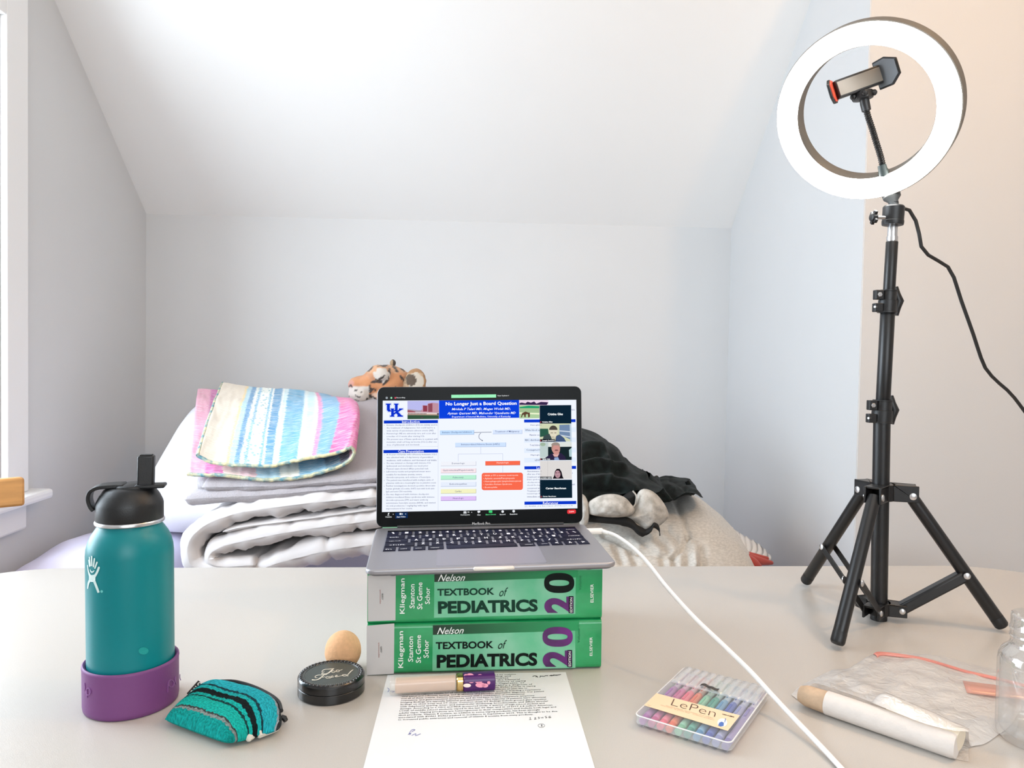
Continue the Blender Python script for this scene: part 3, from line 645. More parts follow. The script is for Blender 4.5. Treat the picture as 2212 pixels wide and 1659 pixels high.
for pts, r in (([(1580, 1400, 1.78), (1700, 1392, 1.8), (1830, 1402, 1.83), (1925, 1412, 1.86)], (.02, .014, .009, .005)), ([(1580, 1440, 1.76), (1720, 1425, 1.78), (1860, 1440, 1.82), (1968, 1455, 1.86)], (.024, .016, .010, .005)), ([(1580, 1500, 1.74), (1690, 1460, 1.75), (1790, 1490, 1.77), (1850, 1540, 1.79)], (.03, .024, .018, .01))):
    P = cat([at(*ZD(x, y), Y=yy) for x, y, yy in pts], 24); mb.tube(P, [np.interp(i/23*3, range(4), r) for i in range(24)], 10)
tag(obj('red_cloth', mb, redm, base=rc, sharp=0), 'bunched red felt cloth under the white ribbed cloth', 'cloth')
# ================================================================ TWO TEXTBOOKS
LZ = .8788; LTK = .0088; BM = TZ+.0622; BTOP = LZ-LTK
s0, s1 = at(793, 1459, z=TZ+.0005), at(1298.5, 1444, z=TZ+.0005)
bx = unit(s1-s0); by = A(-bx[1], bx[0], 0); SPN = Pl(s0, -by); BW = np.linalg.norm(s1-s0)
grn = mat('glossy green book cover', '0d8f50', .32, col2='29a463', vscale=22, coat=.3)
pages = mat('book page edges', 'e9e3d3', .8, var=.15, vscale=1500, stretch=(.05, .05, 1))
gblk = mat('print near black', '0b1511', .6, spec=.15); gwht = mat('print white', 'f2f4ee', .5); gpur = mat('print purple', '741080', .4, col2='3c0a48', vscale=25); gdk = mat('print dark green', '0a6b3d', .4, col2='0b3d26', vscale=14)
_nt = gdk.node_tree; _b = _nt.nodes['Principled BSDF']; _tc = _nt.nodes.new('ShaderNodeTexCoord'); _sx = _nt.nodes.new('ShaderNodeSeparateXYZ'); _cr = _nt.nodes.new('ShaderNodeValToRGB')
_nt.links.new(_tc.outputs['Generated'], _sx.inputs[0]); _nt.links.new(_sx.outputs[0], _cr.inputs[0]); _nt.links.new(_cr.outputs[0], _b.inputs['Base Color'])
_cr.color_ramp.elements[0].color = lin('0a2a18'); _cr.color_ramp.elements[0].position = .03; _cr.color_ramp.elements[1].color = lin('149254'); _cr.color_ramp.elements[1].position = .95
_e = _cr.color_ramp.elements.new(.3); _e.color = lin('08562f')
gpan = mat('print pale green', '5fba8b', .4, col2='84c6a2', vscale=26); gband = mat('print grey band', 'c9c4c1', .45); gtxt = mat('print deep green', '12382a', .6, spec=.15); gred = mat('print rust', '9c4a34', .5); gvol = mat('print soft green', '157a49', .5)
Z2 = crop(780, 1220, 3.95)
def make_book(name, label, z0, z1, d):
    b = thing(name, label, 'book', (s0+s1)/2*A(1, 1, 0)+by*.11+A(0, 0, z0), 'two matching green textbooks')
    r, D, th = .006, .222, .003
    prof = [(D, 0)]+[(r-r*math.sin(t), r-r*math.cos(t)) for t in np.linspace(0, PI/2, 6)]+[(r-r*math.cos(t), z1-z0-r+r*math.sin(t)) for t in np.linspace(0, PI/2, 6)]+[(D, z1-z0), (D, z1-z0-th)]
    prof += [(th+r*.6-r*.6*math.cos(t), z1-z0-th-r*.6+r*.6*math.sin(t)) for t in np.linspace(PI/2, 0, 5)]+[(th+r*.6-r*.6*math.sin(t), th+r*.6-r*.6*math.cos(t)) for t in np.linspace(PI/2, 0, 5)]+[(D, th)]
    o = s0*A(1, 1, 0)+A(0, 0, z0)
    obj('cover', MB().prism([o+by*y+A(0, 0, z) for y, z in prof], bx*BW), grn, b, sharp=.5)
    obj('page_block', MB().prism([o+by*y+bx*.004+A(0, 0, z) for y, z in ((th+.001, th+.0004), (D-.004, th+.0004), (D-.004, z1-z0-th-.0004), (th+.001, z1-z0-th-.0004))], bx*(BW-.008)), pages, b, smooth=False)
    L1 = lambda x, y: SPN(*Z2(x, y), lift=.00025); L2 = lambda x, y: SPN(*Z2(x, y), lift=.0005); L3 = lambda x, y: SPN(*Z2(x, y), lift=.00075); L4 = lambda x, y: SPN(*Z2(x, y), lift=.001)
    def up_txt(mb, s, x0, x1, yb, yt, P=L3, **k): return text(mb, s, P(x1, yb), P(x1, yt), P(x0, yb), **k)
    obj('spine_band', pol(MB(), d['band'], L1), gband, b, smooth=False)
    obj('title_panel', pol(MB(), d['panel'], L1), gpan, b, smooth=False)
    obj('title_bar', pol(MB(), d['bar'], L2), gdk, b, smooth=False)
    for s, q in zip(('Kliegman', 'Stanton', 'St Geme', 'Schor'), d['auth']): mb = MB(); up_txt(mb, s, *q, bold=.012); obj('author_lettering', mb, gwht, b, smooth=False)
    mb = MB(); up_txt(mb, 'ELSEVIER', *d['pub'], bold=.01); obj('publisher_lettering', mb, gwht, b, smooth=False)
    x0, y0, x1, y1, xt, yt = d['nelson']; mb = MB(); text(mb, 'Nelson', L3(x0, y0), L3(x1, y1), L3(xt, yt), shear=.3, bold=.006)
    obj('series_lettering', mb, gwht, b, smooth=False)
    for s, q, bo in zip(('TEXTBOOK', 'of', 'PEDIATRICS'), d['title'], (.028, 0, .042)):
        mb = MB(); text(mb, s, L3(q[0], q[1]), L3(q[2], q[3]), L3(q[4], q[5]), bold=bo, res=4, shear=.3 if s == 'of' else 0)
        obj('title_lettering', mb, gtxt if d['top'] else gblk, b, smooth=False)
    mb = MB(); up_txt(mb, '2', d['two'][0], d['two'][1], d['two'][2], d['two'][3], bold=.05, res=6); obj('edition_number', mb, gpur, b, smooth=False)
    mb = MB(); x0, x1, yb, yt = d['zero']; cx, cy, rx, ry = (x0+x1)/2, (yb+yt)/2, (x1-x0)/2, (yb-yt)/2
    se = lambda k, a, c: (cx+a*abs(math.cos(k))**.8*(1 if math.cos(k) > 0 else -1), cy+c*abs(math.sin(k))**.8*(1 if math.sin(k) > 0 else -1))
    n = 48; mb.add([L3(*se(2*PI*k/n, rx, ry)) for k in range(n)]+[L3(*se(2*PI*k/n, rx*.66, ry*.30)) for k in range(n)], [(k, (k+1) % n, n+(k+1) % n, n+k) for k in range(n)])
    obj('edition_number', mb, gblk if d['top'] else gpur, b, smooth=False)
    e = d['ed']; obj('edition_box', pol(MB(), rect(*e), L3), gblk, b, smooth=False)
    mb = MB(); up_txt(mb, 'EDITION', e[0]+10, e[2]-10, e[3]-6, e[1]+12, L4, bold=.01); obj('edition_lettering', mb, gwht, b, smooth=False)
    mb = MB(); up_txt(mb, d['vol'][0], *d['vol'][1:]); obj('volume_lettering', mb, gvol, b, smooth=False)
    mb = MB(); up_txt(mb, 'expertconsult', *d['ec']); obj('web_lettering', mb, gred, b, smooth=False)
    mb = MB(); up_txt(mb, '.com', *d['com']); obj('web_lettering', mb, gblk, b, smooth=False)
    return b
make_book('textbook', 'thick green pediatrics textbook at the bottom, standing on the table and paper', TZ+.0005, BM, dict(top=False,
    band=[(48, 520), (284, 500), (280, 930), (47, 942)], panel=[(612, 600), (1826, 562), (1830, 880), (608, 905)], bar=[(613, 517), (1860, 478), (1858, 560), (613, 597)],
    auth=[(317, 372, 880, 566), (400, 444, 828, 612), (467, 511, 838, 600), (532, 577, 795, 642)], pub=(1950, 1974, 777, 617), nelson=(648, 594, 872, 588, 655, 536),
    title=[(637, 722, 1130, 712, 637, 660), (1168, 720, 1240, 712, 1172, 650), (645, 882, 1503, 862, 646, 768)], two=(1550, 1800, 875, 732), zero=(1548, 1806, 700, 530), ed=(1760, 728, 1801, 872),
    vol=('Volume 1', 1846, 1868, 668, 520), ec=(144, 159, 792, 662), com=(165, 179, 752, 698)))
make_book('textbook', 'thick green pediatrics textbook on top, right under the laptop', BM+.0005, BTOP, dict(top=True,
    band=[(56, 92), (296, 78), (293, 474), (58, 484)], panel=[(625, 147), (1832, 108), (1828, 420), (622, 452)], bar=[(626, 75), (1850, 45), (1850, 108), (626, 147)],
    auth=[(330, 385, 418, 116), (413, 457, 372, 166), (478, 523, 380, 150), (545, 587, 336, 194)], pub=(1957, 1983, 322, 165), nelson=(655, 142, 882, 137, 665, 84),
    title=[(650, 266, 1137, 256, 650, 206), (1178, 272, 1250, 266, 1182, 200), (657, 420, 1508, 400, 655, 312)], two=(1564, 1812, 414, 272), zero=(1562, 1819, 241, 70), ed=(1772, 268, 1813, 412),
    vol=('Volume', 1856, 1880, 218, 95), ec=(156, 171, 334, 212), com=(176, 190, 302, 245)))

# ================================================================ LAPTOP
LB = Pl(A(0, 0, LZ), A(0, 0, 1))
lap = thing('laptop', 'open grey laptop with lit screen, sitting on the two green textbooks', 'laptop', A(.01, .97, BTOP))
alu = mat('space grey aluminium', 'a6a4a8', .42, .75, bump=.03, bscale=2500); aluD = mat('dark grey aluminium', '6d6c6f', .4, .7)
BL, BR, TR_, TL_ = LB(788.5, 1232), LB(1332.5, 1215), LB(1262, 1131.5), LB(812, 1140.5)
def rquad(a, b, c, d, r, n=6):                       # rounded corners on a quad
    out = []; Q = [a, b, c, d]
    for i in range(4):
        p, q, s = Q[i-1], Q[i], Q[(i+1) % 4]; e1, e2 = unit(p-q), unit(s-q); c0 = q+r*(e1+e2)
        for k in range(n+1):
            t = PI/2*k/n; out.append(c0-r*(e2*math.cos(t)+e1*math.sin(t)))
    return out
base = rquad(BL, BR, TR_, TL_, .011)
obj('base', MB().prism([p-A(0, 0, .0066) for p in base], (0, 0, .0066)), alu, lap, bevel=.0022, seg=3)
cb = (BL+BR+TR_+TL_)/4; low = [cb+(p-cb)*.975-A(0, 0, .0080) for p in base]
obj('underside', MB().prism(low, (0, 0, .0016)), aluD, lap)
for px, py in ((850, 1225), (1270, 1212), (850, 1150), (1230, 1140)): obj('rubber_foot', MB().lathe([(.006, -.0088), (.006, -.0079)], LB(px, py), 14), blackp, lap)
sc0, sc1 = LB(1022, 1225), LB(1111, 1222.5); fd = unit(np.cross(A(0, 0, 1), sc1-sc0))
obj('finger_scoop', MB().prism([sc0+A(0, 0, -.0040)-fd*.004, sc0+A(0, 0, .0003)-fd*.004, sc0+A(0, 0, .0003)+fd*.002, sc0+A(0, 0, -.0040)+fd*.002], sc1-sc0), mat('pale polished notch', 'e6e0d8', .3, .3), lap, bevel=.002)
obj('trackpad', MB().prism(rquad(LB(941.5, 1223), LB(1182, 1215.5), LB(1163, 1180.5), LB(945, 1187), .002), (0, 0, .0004)), mat('glassy trackpad', '9f9da6', .45, .5), lap, smooth=False)
KB = [LB(824, 1192.5), LB(1277.5, 1176), LB(1243, 1138.5), LB(836, 1147.5)]
kl = lambda u, v, h=0.: lerp(lerp(KB[0], KB[1], u), lerp(KB[3], KB[2], u), v)+A(0, 0, h)
kb = obj('keyboard', MB().prism(rquad(*KB, .002), (0, 0, .0002)), mat('keyboard deck', '8f8f98', .35, .5), lap, smooth=False)
obj('touch_bar', MB().prism([kl(.005, .93, .0002), kl(.995, .93, .0002), kl(.995, .995, .0002), kl(.005, .995, .0002)], (0, 0, .0006)), mat('dark touch strip', '08080c', .2), kb, smooth=False)
keym = mat('navy black key', '10122e', .5, col2='0b0c20', vscale=30, spec=.15); legm_ = mat('key legend print', 'e8e8ee', .5)
rows = [(['fn', 'control', 'option', 'command', '', 'command', 'option', '<', '^', '>'], [1, 1, 1, 1.25, 5.1, 1.25, 1, .96, .96, .96]),
        (['shift']+list('ZXCVBNM,./')+['shift'], [2.25]+[1]*10+[2.25]), (['caps lock']+list('ASDFGHJKL;')+["'", 'return'], [1.75]+[1]*11+[1.75]),
        (['tab']+list('QWERTYUIOP[]')+['\\'], [1.5]+[1]*12+[1]), (list('`1234567890-=')+['delete'], [1]*13+[1.5])]
leg = MB(); proto = {}
for ri, (names, ws) in enumerate(rows):
    tot = sum(ws); x = 0; v0, v1 = ri*.186+.012, ri*.186+.174
    for nm, w in zip(names, ws):
        u0, u1 = x/tot+.006, (x+w)/tot-.006; x += w
        a, b, c, d = kl(u0, v0, .0002), kl(u1, v0, .0002), kl(u1, v1, .0002), kl(u0, v1, .0002); m = (a+b+c+d)/4
        tp = [m+(p-m)*.94+A(0, 0, .0012) for p in (a, b, c, d)]
        obj('key', MB().add([a, b, c, d]+tp, [(4, 5, 6, 7), (0, 1, 5, 4), (1, 2, 6, 5), (2, 3, 7, 6), (3, 0, 4, 7)]), keym, kb, smooth=False)
        if nm:
            F = lambda s, t: lerp(lerp(tp[0], tp[1], s), lerp(tp[3], tp[2], s), t)+A(0, 0, .00015)
            if len(nm) == 1: text(leg, nm, F(.34, .25), F(.66, .25), F(.34, .78), bold=.04, res=1)
            else: text(leg, nm, F(.14 if u0 < .5 else .3, .18), F(.7 if u0 < .5 else .86, .18), F(.14 if u0 < .5 else .3, .42), bold=.01, res=1)
obj('key_legends', leg, legm_, kb, smooth=False)
# lid
hA, hB = LB(812.5, 1140.5), LB(1260, 1131.5); hx = unit(hB-hA); back = A(-hx[1], hx[0], 0); LT = .092
lup = back*math.sin(LT)+A(0, 0, math.cos(LT)); LID = Pl(hA, np.cross(hx, lup)); ln = LID.n
lq = [LID(812.5, 1139.5), LID(1259, 1130), LID(1256, 834), LID(815, 836)]
lid = obj('lid', MB().prism([p-ln*.0055 for p in rquad(*lq, .010)], ln*.005), aluD, lap, bevel=.001)
lc_ = sum(lq)/4
obj('black_glass', MB().prism([lc_+(p-lc_)*np.array(1.)-ln*.0005 for p in rquad(*[q+(lc_-q)*.006 for q in lq], .009)], ln*.0005), mat('black screen glass', '030405', .25, spec=.08), lid, smooth=False)
obj('hinge', MB().tube([hA+hx*.03-ln*.003+A(0, 0, .001), hB-hx*.03-ln*.003+A(0, 0, .001)], .0035, 12), blackm, lap)
Z1 = crop(780, 820, 3.95); lay = [0]
def S(l): return lambda x, y: LID(*Z1(x, y), lift=.0002+l*.00012)
scr = obj('screen_slide', pol(MB(), [(185, 180), (1836, 172), (1846, 1098), (178, 1130)], S(1)), emit('e9eefb'), lid, smooth=False)
def spol(name, pts, col, l=2): return obj(name, pol(MB(), pts, S(l)), emit(col), lid, smooth=False)
def stxt(name, items, col, l=4, bold=.0, res=1):
    mb = MB()
    for s, x0, y0, x1, y1, h, *sh in items:
        text(mb, s, S(l)(x0, y0), S(l)(x1, y1), S(l)(x0+(sh[0] if sh else 0), y0-h), bold=bold, res=res)
    return obj(name, mb, emit(col), lid, smooth=False)
BLU = '0b3fd6'
spol('title_banner', [(665, 178), (1348, 174), (1349, 326), (665, 333)], BLU)
mb = MB()
for q in ([(194, 349), (656, 345), (656, 371), (194, 375)], [(191, 601), (656, 596), (656, 623), (191, 628)], [(1391, 341), (1830, 338), (1830, 363), (1391, 366)], [(1393, 740), (1834, 736), (1835, 762), (1394, 766)], [(1394, 1041), (1836, 1035), (1836, 1062), (1394, 1068)]): spol('heading_bar', q, '0a36c4', 2)
stxt('banner_lettering', [('No Longer Just a Board Question', 722, 230, 1328, 224, 38)], 'fbfdff', bold=.025, res=2)
stxt('banner_names', [('Mridula P Talari MD, Megan Wolak MD,', 772, 268, 1274, 264, 26, 8), ('Ayman Qasrawi MD, Mahender Vyasabattu MD', 734, 304, 1316, 300, 27, 8), ('Department of Internal Medicine, University of Kentucky', 776, 328, 1276, 324, 18)], 'f4f8ff', bold=.012)
stxt('heading_lettering', [('Introduction', 350, 372, 500, 370, 22), ('Case Presentation', 315, 624, 535, 622, 23), ('Le', 1498, 763, 1522, 763, 22), ('References', 1552, 1064, 1680, 1062, 22)], 'eef4ff', bold=.012)
body = ['Immune checkpoint inhibitors (ICI) are widely used in', 'the treatment of malignancies, but could lead to a', 'wide variety of autoimmune adverse events (IAE)', 'Hematologic IAE are extremely rare, and occur after', 'a median of 10 weeks after starting ICIs', 'We present case of Evans syndrome in a patient with', 'metastatic small cell lung carcinoma (SCLC) after one', 'dose of ipilimumab and nivolumab.']
wid = [432, 412, 400, 422, 322, 436, 428, 284]
it = [(s, 218, 398+24.2*i, 218+w, 396+24.2*i, 17) for i, (s, w) in enumerate(zip(body, wid))]
body2 = ['A 66-year-old female with refractory metastatic SCLC', 'was admitted with a 5-day history of generalized', 'weakness, mild confusion, and decreased oral intake', 'She was initiated on therapy with immune ICIs', '(ipilimumab and nivolumab) one week prior.', 'Physical exam showed diffuse petechial rash.', 'Laboratory results and peripheral smear were', 'notable for moderate anemia, severe', 'thrombocytopenia, and evidence of hemolysis.', 'The patient was transfused with multiple units of', 'platelets without a meaningful rise in platelet count', 'Further investigations showed a positive direct anti-', 'human globulin (Coombs, DAT) test with both anti-', 'IgG and anti-C3d reactivity.', 'She was diagnosed with immune checkpoint', 'inhibitor-mediated Evans syndrome with immune', 'thrombocytopenia (ITP) and warm antibody', 'autoimmune hemolytic anemia (AIHA), and started', 'on oral prednisone 1 mg/kg/day with rapid', 'improvement in her counts.']
wid = [430, 396, 428, 378, 360, 362, 376, 304, 380, 402, 424, 420, 414, 222, 364, 412, 358, 420, 352, 226]
it += [(s, 217-.2*i, 650+24.3*i, 217-.2*i+w, 648+24.25*i, 17) for i, (s, w) in enumerate(zip(body2, wid))]
it += [('•', 196, y, 201, y, 5) for y in (392, 466, 514, 644, 717, 766, 790, 862, 912, 984)]
stxt('slide_text', it, '4d5676', bold=.004)
it = [('Hemoglobin', 1446, 397, 1540, 396, 15), ('White blood cells', 1399, 439, 1540, 438, 16), ('Platelet count', 1438, 480, 1545, 479, 15), ('RBC distribution', 1399, 524, 1540, 523, 16), ('Total bilirubin', 1440, 567, 1545, 566, 15), ('Conjugated bil', 1410, 611, 1540, 610, 18), ('Haptoglobin', 1448, 653, 1550, 652, 16), ('LDH', 1484, 694, 1524, 694, 15)]
it += [(s, 1417, 790+24*i, 1540, 789+24*i, 15) for i, s in enumerate(('Autoimmune di', 'after use of imm', 'treatment with', 'Evans syndrome', 'checkpoint inhi', 'should be kept', 'concurrent with', 'Treatment of he', 'hematologic IAE', 'immediate and'))]
it += [('[1]  Abdallah, et al. Eur J Cancer. 2019 Nov;2;11.11.96', 1398, 1090, 1806, 1084, 16), ('nce', 1796, 265, 1822, 264, 14), ('s', 1800, 802, 1806, 802, 9), ('with', 1800, 902, 1824, 901, 15)]
stxt('table_text', it[:8], '2c3c6e', bold=.006); stxt('lesson_text', it[8:18], '4d5676', bold=.004); stxt('reference_text', it[18:19], '6b7288'); stxt('covered_text', it[19:], '2c3c6e')
mb = MB()
for y in (411, 498, 585, 668): spol('table_row', [(1392, y), (1832, y-4), (1832, y+36), (1392, y+40)], 'dbe6f6', 2)
mb = MB()
for q in ([(656, 372), (658, 372), (658, 1118), (656, 1118)], [(192, 574), (656, 570), (656, 572), (192, 576)], [(1019, 576), (1022, 576), (1022, 632), (1019, 632)], [(828, 634), (1210, 630), (1210, 633), (828, 637)], [(827, 636), (830, 636), (830, 698), (827, 698)], [(1207, 632), (1210, 632), (1210, 692), (1207, 692)], [(1207, 732), (1210, 732), (1210, 796), (1207, 796)]): pol(mb, q, S(3))
obj('diagram_lines', mb, emit('b9c1d6'), lid, smooth=False)
mb = MB(); pol(mb, [(965, 449), (1113, 447), (1113, 451), (965, 453)], S(3)); stroke(mb, [(1022, 455), (1006, 475), (1008, 500), (1036, 522)], 4, S(3), 14); pol(mb, [(1040, 524), (1028, 524), (1034, 512)], S(3))
obj('diagram_arrow', mb, emit('525a6c'), lid, smooth=False)
def sbox(x0, y0, x1, y1, col, edge, dy=-3):
    spol('diagram_box', [(x0, y0), (x1+3, y0+dy), (x1+3, y1+dy+3), (x0, y1+3)], edge, 2); spol('diagram_box', [(x0, y0), (x1, y0+dy), (x1, y1+dy), (x0, y1)], col, 3)
sbox(673, 434, 962, 469, 'bcd8f8', '8fa6c8'); sbox(1124, 430, 1372, 463, 'd3e0f8', 'a2b2d2'); sbox(803, 539, 1234, 573, 'c9dcf8', '93a8cc')
for y, c, e in ((700, 'e9ebf2', 'b4b8c6'), (760, 'f0dfe4', 'b9a0a8'), (817, 'b4e9cd', '5aa684'), (876, 'dfe6f4', '9fb0cc'), (935, 'ecebbd', 'b4b487'), (997, 'd9bcf0', '8c72b0')): sbox(680, y, 979, y+35, c, e)
sbox(1060, 696, 1354, 730, 'f2694c', 'a8432f')
mb = MB(); x0, y0, x1, y1, r = 1029, 796, 1381, 944, 20
pol(mb, [(cx+r*math.cos(math.radians(a+9*k)), cy+r*math.sin(math.radians(a+9*k))-(cx-x0)*.008) for cx, cy, a in ((x1-r, y1-r, 0), (x0+r, y1-r, 90), (x0+r, y0+r, 180), (x1-r, y0+r, 270)) for k in range(11)], S(3)); obj('red_panel', mb, emit('f1674b'), lid, smooth=False)
stxt('diagram_text', [('Immune Checkpoint Inhibitors', 692, 462, 944, 459, 20), ('Treatment of Malignancy', 1143, 456, 1350, 453, 20), ('Immune-related Adverse Events (irAE\'s)', 854, 565, 1182, 562, 20), ('Dermatologic', 775, 726, 884, 724, 18), ('Gastrointestinal/Hepatotoxicity', 698, 786, 960, 783, 20), ('Pulmonary', 784, 846, 874, 844, 18), ('Endocrinopathies', 756, 903, 902, 901, 19), ('Cardiac', 800, 961, 858, 960, 15), ('Neurologic', 784, 1024, 874, 1022, 18)], '43527c', l=5, bold=.004)
stxt('panel_text', [('Hematologic', 1157, 720, 1260, 718, 17), ('• AIHA ± ITP ± immune neutropenia', 1042, 828, 1340, 824, 15), ('• Aplastic anemia/Pancytopenia', 1042, 854, 1310, 851, 17), ('• Hemophagocytic lymphohistiocytosis', 1042, 879, 1366, 875, 17), ('• Cytokine Release Syndrome', 1042, 903, 1288, 900, 15), ('• Eosinophilia', 1042, 929, 1162, 927, 15)], 'ffe3da', l=5, bold=.008)
# university mark
Zu = crop(810, 840, 9.617)
U = lambda l: (lambda x, y: LID(*Zu(x, y), lift=.0002+l*.00012))
def ukparts(mb, P, g):
    for q in ((225, 305, 332, 332), (246, 325, 310, 442), (395, 305, 490, 332), (414, 325, 472, 445)): pol(mb, rect(q[0]-g, q[1]-g, q[2]+g, q[3]+g), P)
    pol(mb, [(246-g, 440), (312, 425), (335+g, 452), (335+g, 475+g), (275-g, 475+g)], P); pol(mb, [(380-g, 452), (414, 430), (474+g, 440), (440+g, 470+g), (380-g, 470+g)], P)
    for q in ((318, 406, 405, 428), (336, 410, 392, 578), (312, 552, 404, 580)): pol(mb, rect(q[0]-g, q[1]-g, q[2]+g, q[3]+g), P)
    pol(mb, [(388-g, 500), (500, 426), (492, 406-g), (585+g, 406-g), (585+g, 428+g), (560, 432+g), (388-g, 545+g)], P)
    pol(mb, [(425-g, 500), (470+g, 462-g), (556+g, 552), (582+g, 552-g), (582+g, 580+g), (462-g, 580+g), (462-g, 552), (476, 548)], P); return mb
obj('university_mark', ukparts(MB(), U(2), 14), emit('aebfe4'), lid, smooth=False); obj('university_mark', ukparts(MB(), U(3), 7), emit('f4f7ff'), lid, smooth=False); obj('university_mark', ukparts(MB(), U(4), 0), emit('0a30c8'), lid, smooth=False)
def photo(name, P0, items):
    for i, (pts, c) in enumerate(items):
        mb = MB(); pol(mb, pts, P0(2+i*.5)); obj(name, mb, emit(c), lid, smooth=False)
photo('building_photo', U, [([(675, 252), (1328, 248), (1328, 622), (675, 630)], 'b4b5e6'), ([(675, 420), (900, 445), (1328, 440), (1328, 625), (675, 630)], 'a79aa8'), ([(675, 440), (760, 450), (840, 470), (840, 490), (675, 490)], '9a5560'), ([(955, 440), (985, 430), (985, 340), (1085, 345), (1100, 305), (1200, 288), (1322, 300), (1322, 490), (955, 490)], 'b98d9c'), ([(1000, 345), (1085, 350), (1085, 470), (1000, 470)], '8a3a4c'), ([(1105, 310), (1195, 295), (1195, 480), (1105, 480)], '9c4f60'), ([(675, 492), (1000, 490), (1328, 500), (1328, 520), (675, 515)], 'e8d6d6'), ([(675, 515), (1328, 520), (1328, 550), (675, 545)], 'b59f8d'), ([(675, 545), (1328, 550), (1328, 622), (675, 630)], '31513c')])
mb = MB()
for k in range(13): pol(mb, rect(690+k*30, 505, 706+k*30, 530), U(6.7))
for k in range(4): pol(mb, rect(1118+k*20, 315, 1124+k*20, 470), U(6.7))
pol(mb, rect(945, 585, 1000, 605), U(6.7)); pol(mb, rect(1290, 505, 1328, 540), U(6.7)); obj('building_photo', mb, emit('53404a'), lid, smooth=False)
Zh = crop(1060, 860, 11.06); Hh = lambda l: (lambda x, y: LID(*Zh(x, y), lift=.0002+l*.00012))
photo('pasture_photo', Hh, [([(676, 50), (1378, 48), (1378, 170), (1160, 480), (684, 485)], 'e6cfe2'), ([(684, 170), (1165, 170), (1165, 480), (684, 485)], 'a9c79a'), ([(684, 120), (740, 105), (830, 125), (880, 85), (960, 110), (1040, 80), (1090, 130), (1200, 90), (1375, 100), (1340, 165), (684, 160)], '35244a'), ([(684, 215), (900, 180), (1165, 195), (1165, 240), (860, 245), (684, 245)], '1e9a6a'), ([(684, 240), (1165, 240), (1165, 340), (684, 330)], '9fb98e'), ([(684, 345), (1165, 360), (1165, 390), (684, 370)], 'eef0cf'), ([(720, 460), (750, 360), (830, 320), (900, 345), (935, 345), (935, 440), (915, 465), (895, 455), (890, 380), (840, 390), (835, 455), (805, 455), (795, 395), (765, 400), (745, 460)], '5b4030')])
# video tiles
def tile(items):
    for i, (pts, c) in enumerate(items):
        mb = MB(); pol(mb, pts, Hh(4+i*.5)); obj('video_tile', mb, emit(c), lid, smooth=False)
def el(cx, cy, rx, ry, a0=0, a1=360, n=24): return [(cx+rx*math.cos(math.radians(a0+(a1-a0)*k/n)), cy+ry*math.sin(math.radians(a0+(a1-a0)*k/n))) for k in range(n+1)]
tile([([(1170, 172), (1924, 165), (1926, 606), (1172, 608)], '0c2233')])
tile([([(1172, 610), (1926, 606), (1936, 1040), (1174, 1044)], 'c9cfae'), ([(1174, 730), (1370, 730), (1390, 900), (1174, 930)], '2b5848'), ([(1640, 640), (1900, 630), (1900, 990), (1640, 860)], '6f86a6'), ([(1640, 770), (1900, 790), (1900, 815), (1640, 795)], 'c8d2e0'), ([(1640, 870), (1900, 915), (1900, 940), (1640, 895)], 'c8d2e0'), ([(1885, 610), (1926, 606), (1936, 1038), (1900, 1038)], 'b9c9d8'), ([(1270, 900), (1400, 850), (1560, 900), (1640, 870), (1780, 1000), (1800, 1042), (1220, 1043)], '3b4a4c'), ([(1560, 920), (1650, 870), (1760, 960), (1790, 1042), (1560, 1042)], '3f5377'), ([(1440, 930), (1560, 930), (1540, 1030), (1480, 1030)], 'c3c0a8'), (el(1500, 800, 100, 150), 'd9d2bb'), (el(1495, 760, 100, 105, 180, 360), '4a443e'), (el(1460, 830, 35, 10), '8d8473'), (el(1545, 830, 30, 10), '8d8473'), (el(1490, 930, 35, 8), '9c8f7c')])
tile([([(1174, 1056), (1936, 1050), (1936, 1478), (1176, 1484)], 'c6d0cf'), ([(1174, 1056), (1365, 1056), (1365, 1400), (1176, 1410)], 'b9c8c6'), (el(1245, 1105, 65, 42), '9bb09a'), ([(1370, 1165), (1936, 1160), (1936, 1478), (1370, 1480)], '17262b'), ([(1380, 1060), (1936, 1052), (1936, 1160), (1380, 1165)], 'd6dbd6'), ([(1870, 1240), (1936, 1180), (1936, 1400), (1880, 1400)], 'a9c4c8'), ([(1310, 1420), (1460, 1320), (1680, 1310), (1780, 1400), (1800, 1480), (1300, 1482)], '2b2340'), ([(1480, 1340), (1640, 1320), (1600, 1400), (1520, 1400)], 'd6a8a4'), (el(1555, 1190, 105, 130), 'a8877a'), (el(1565, 1230, 90, 120), 'c78f88'), (el(1550, 1130, 105, 75, 180, 360), '9a8a82'), (el(1570, 1245, 45, 16), '7c4f52'), ([(1520, 1420), (1610, 1410), (1640, 1478), (1520, 1480)], '8aa0c8')])
Zl = crop(1030, 980, 9.617); Lh = lambda l: (lambda x, y: LID(*Zl(x, y), lift=.0002+l*.00012))
def tile2(items):
    for i, (pts, c) in enumerate(items):
        mb = MB(); pol(mb, pts, Lh(4+i*.5)); obj('video_tile', mb, emit(c), lid, smooth=False)
tile2([([(1312, 150), (1972, 140), (1976, 525), (1314, 530)], 'd6d2d0'), ([(1470, 150), (1476, 150), (1472, 520), (1466, 520)], 'bdb8b8'), ([(1575, 520), (1610, 450), (1620, 370), (1660, 315), (1720, 315), (1760, 380), (1780, 470), (1805, 518)], '17131a'), (el(1680, 425, 58, 80), 'b48f98'), (el(1650, 398, 24, 14), '8a6670'), (el(1712, 392, 24, 14), '8a6670'), (el(1676, 462, 22, 7), '8c5c66'), ([(1630, 350), (1672, 330), (1730, 345), (1742, 400), (1700, 350)], '17131a')])
tile2([([(1310, 543), (1978, 540), (1982, 918), (1314, 926)], '0c2130')])
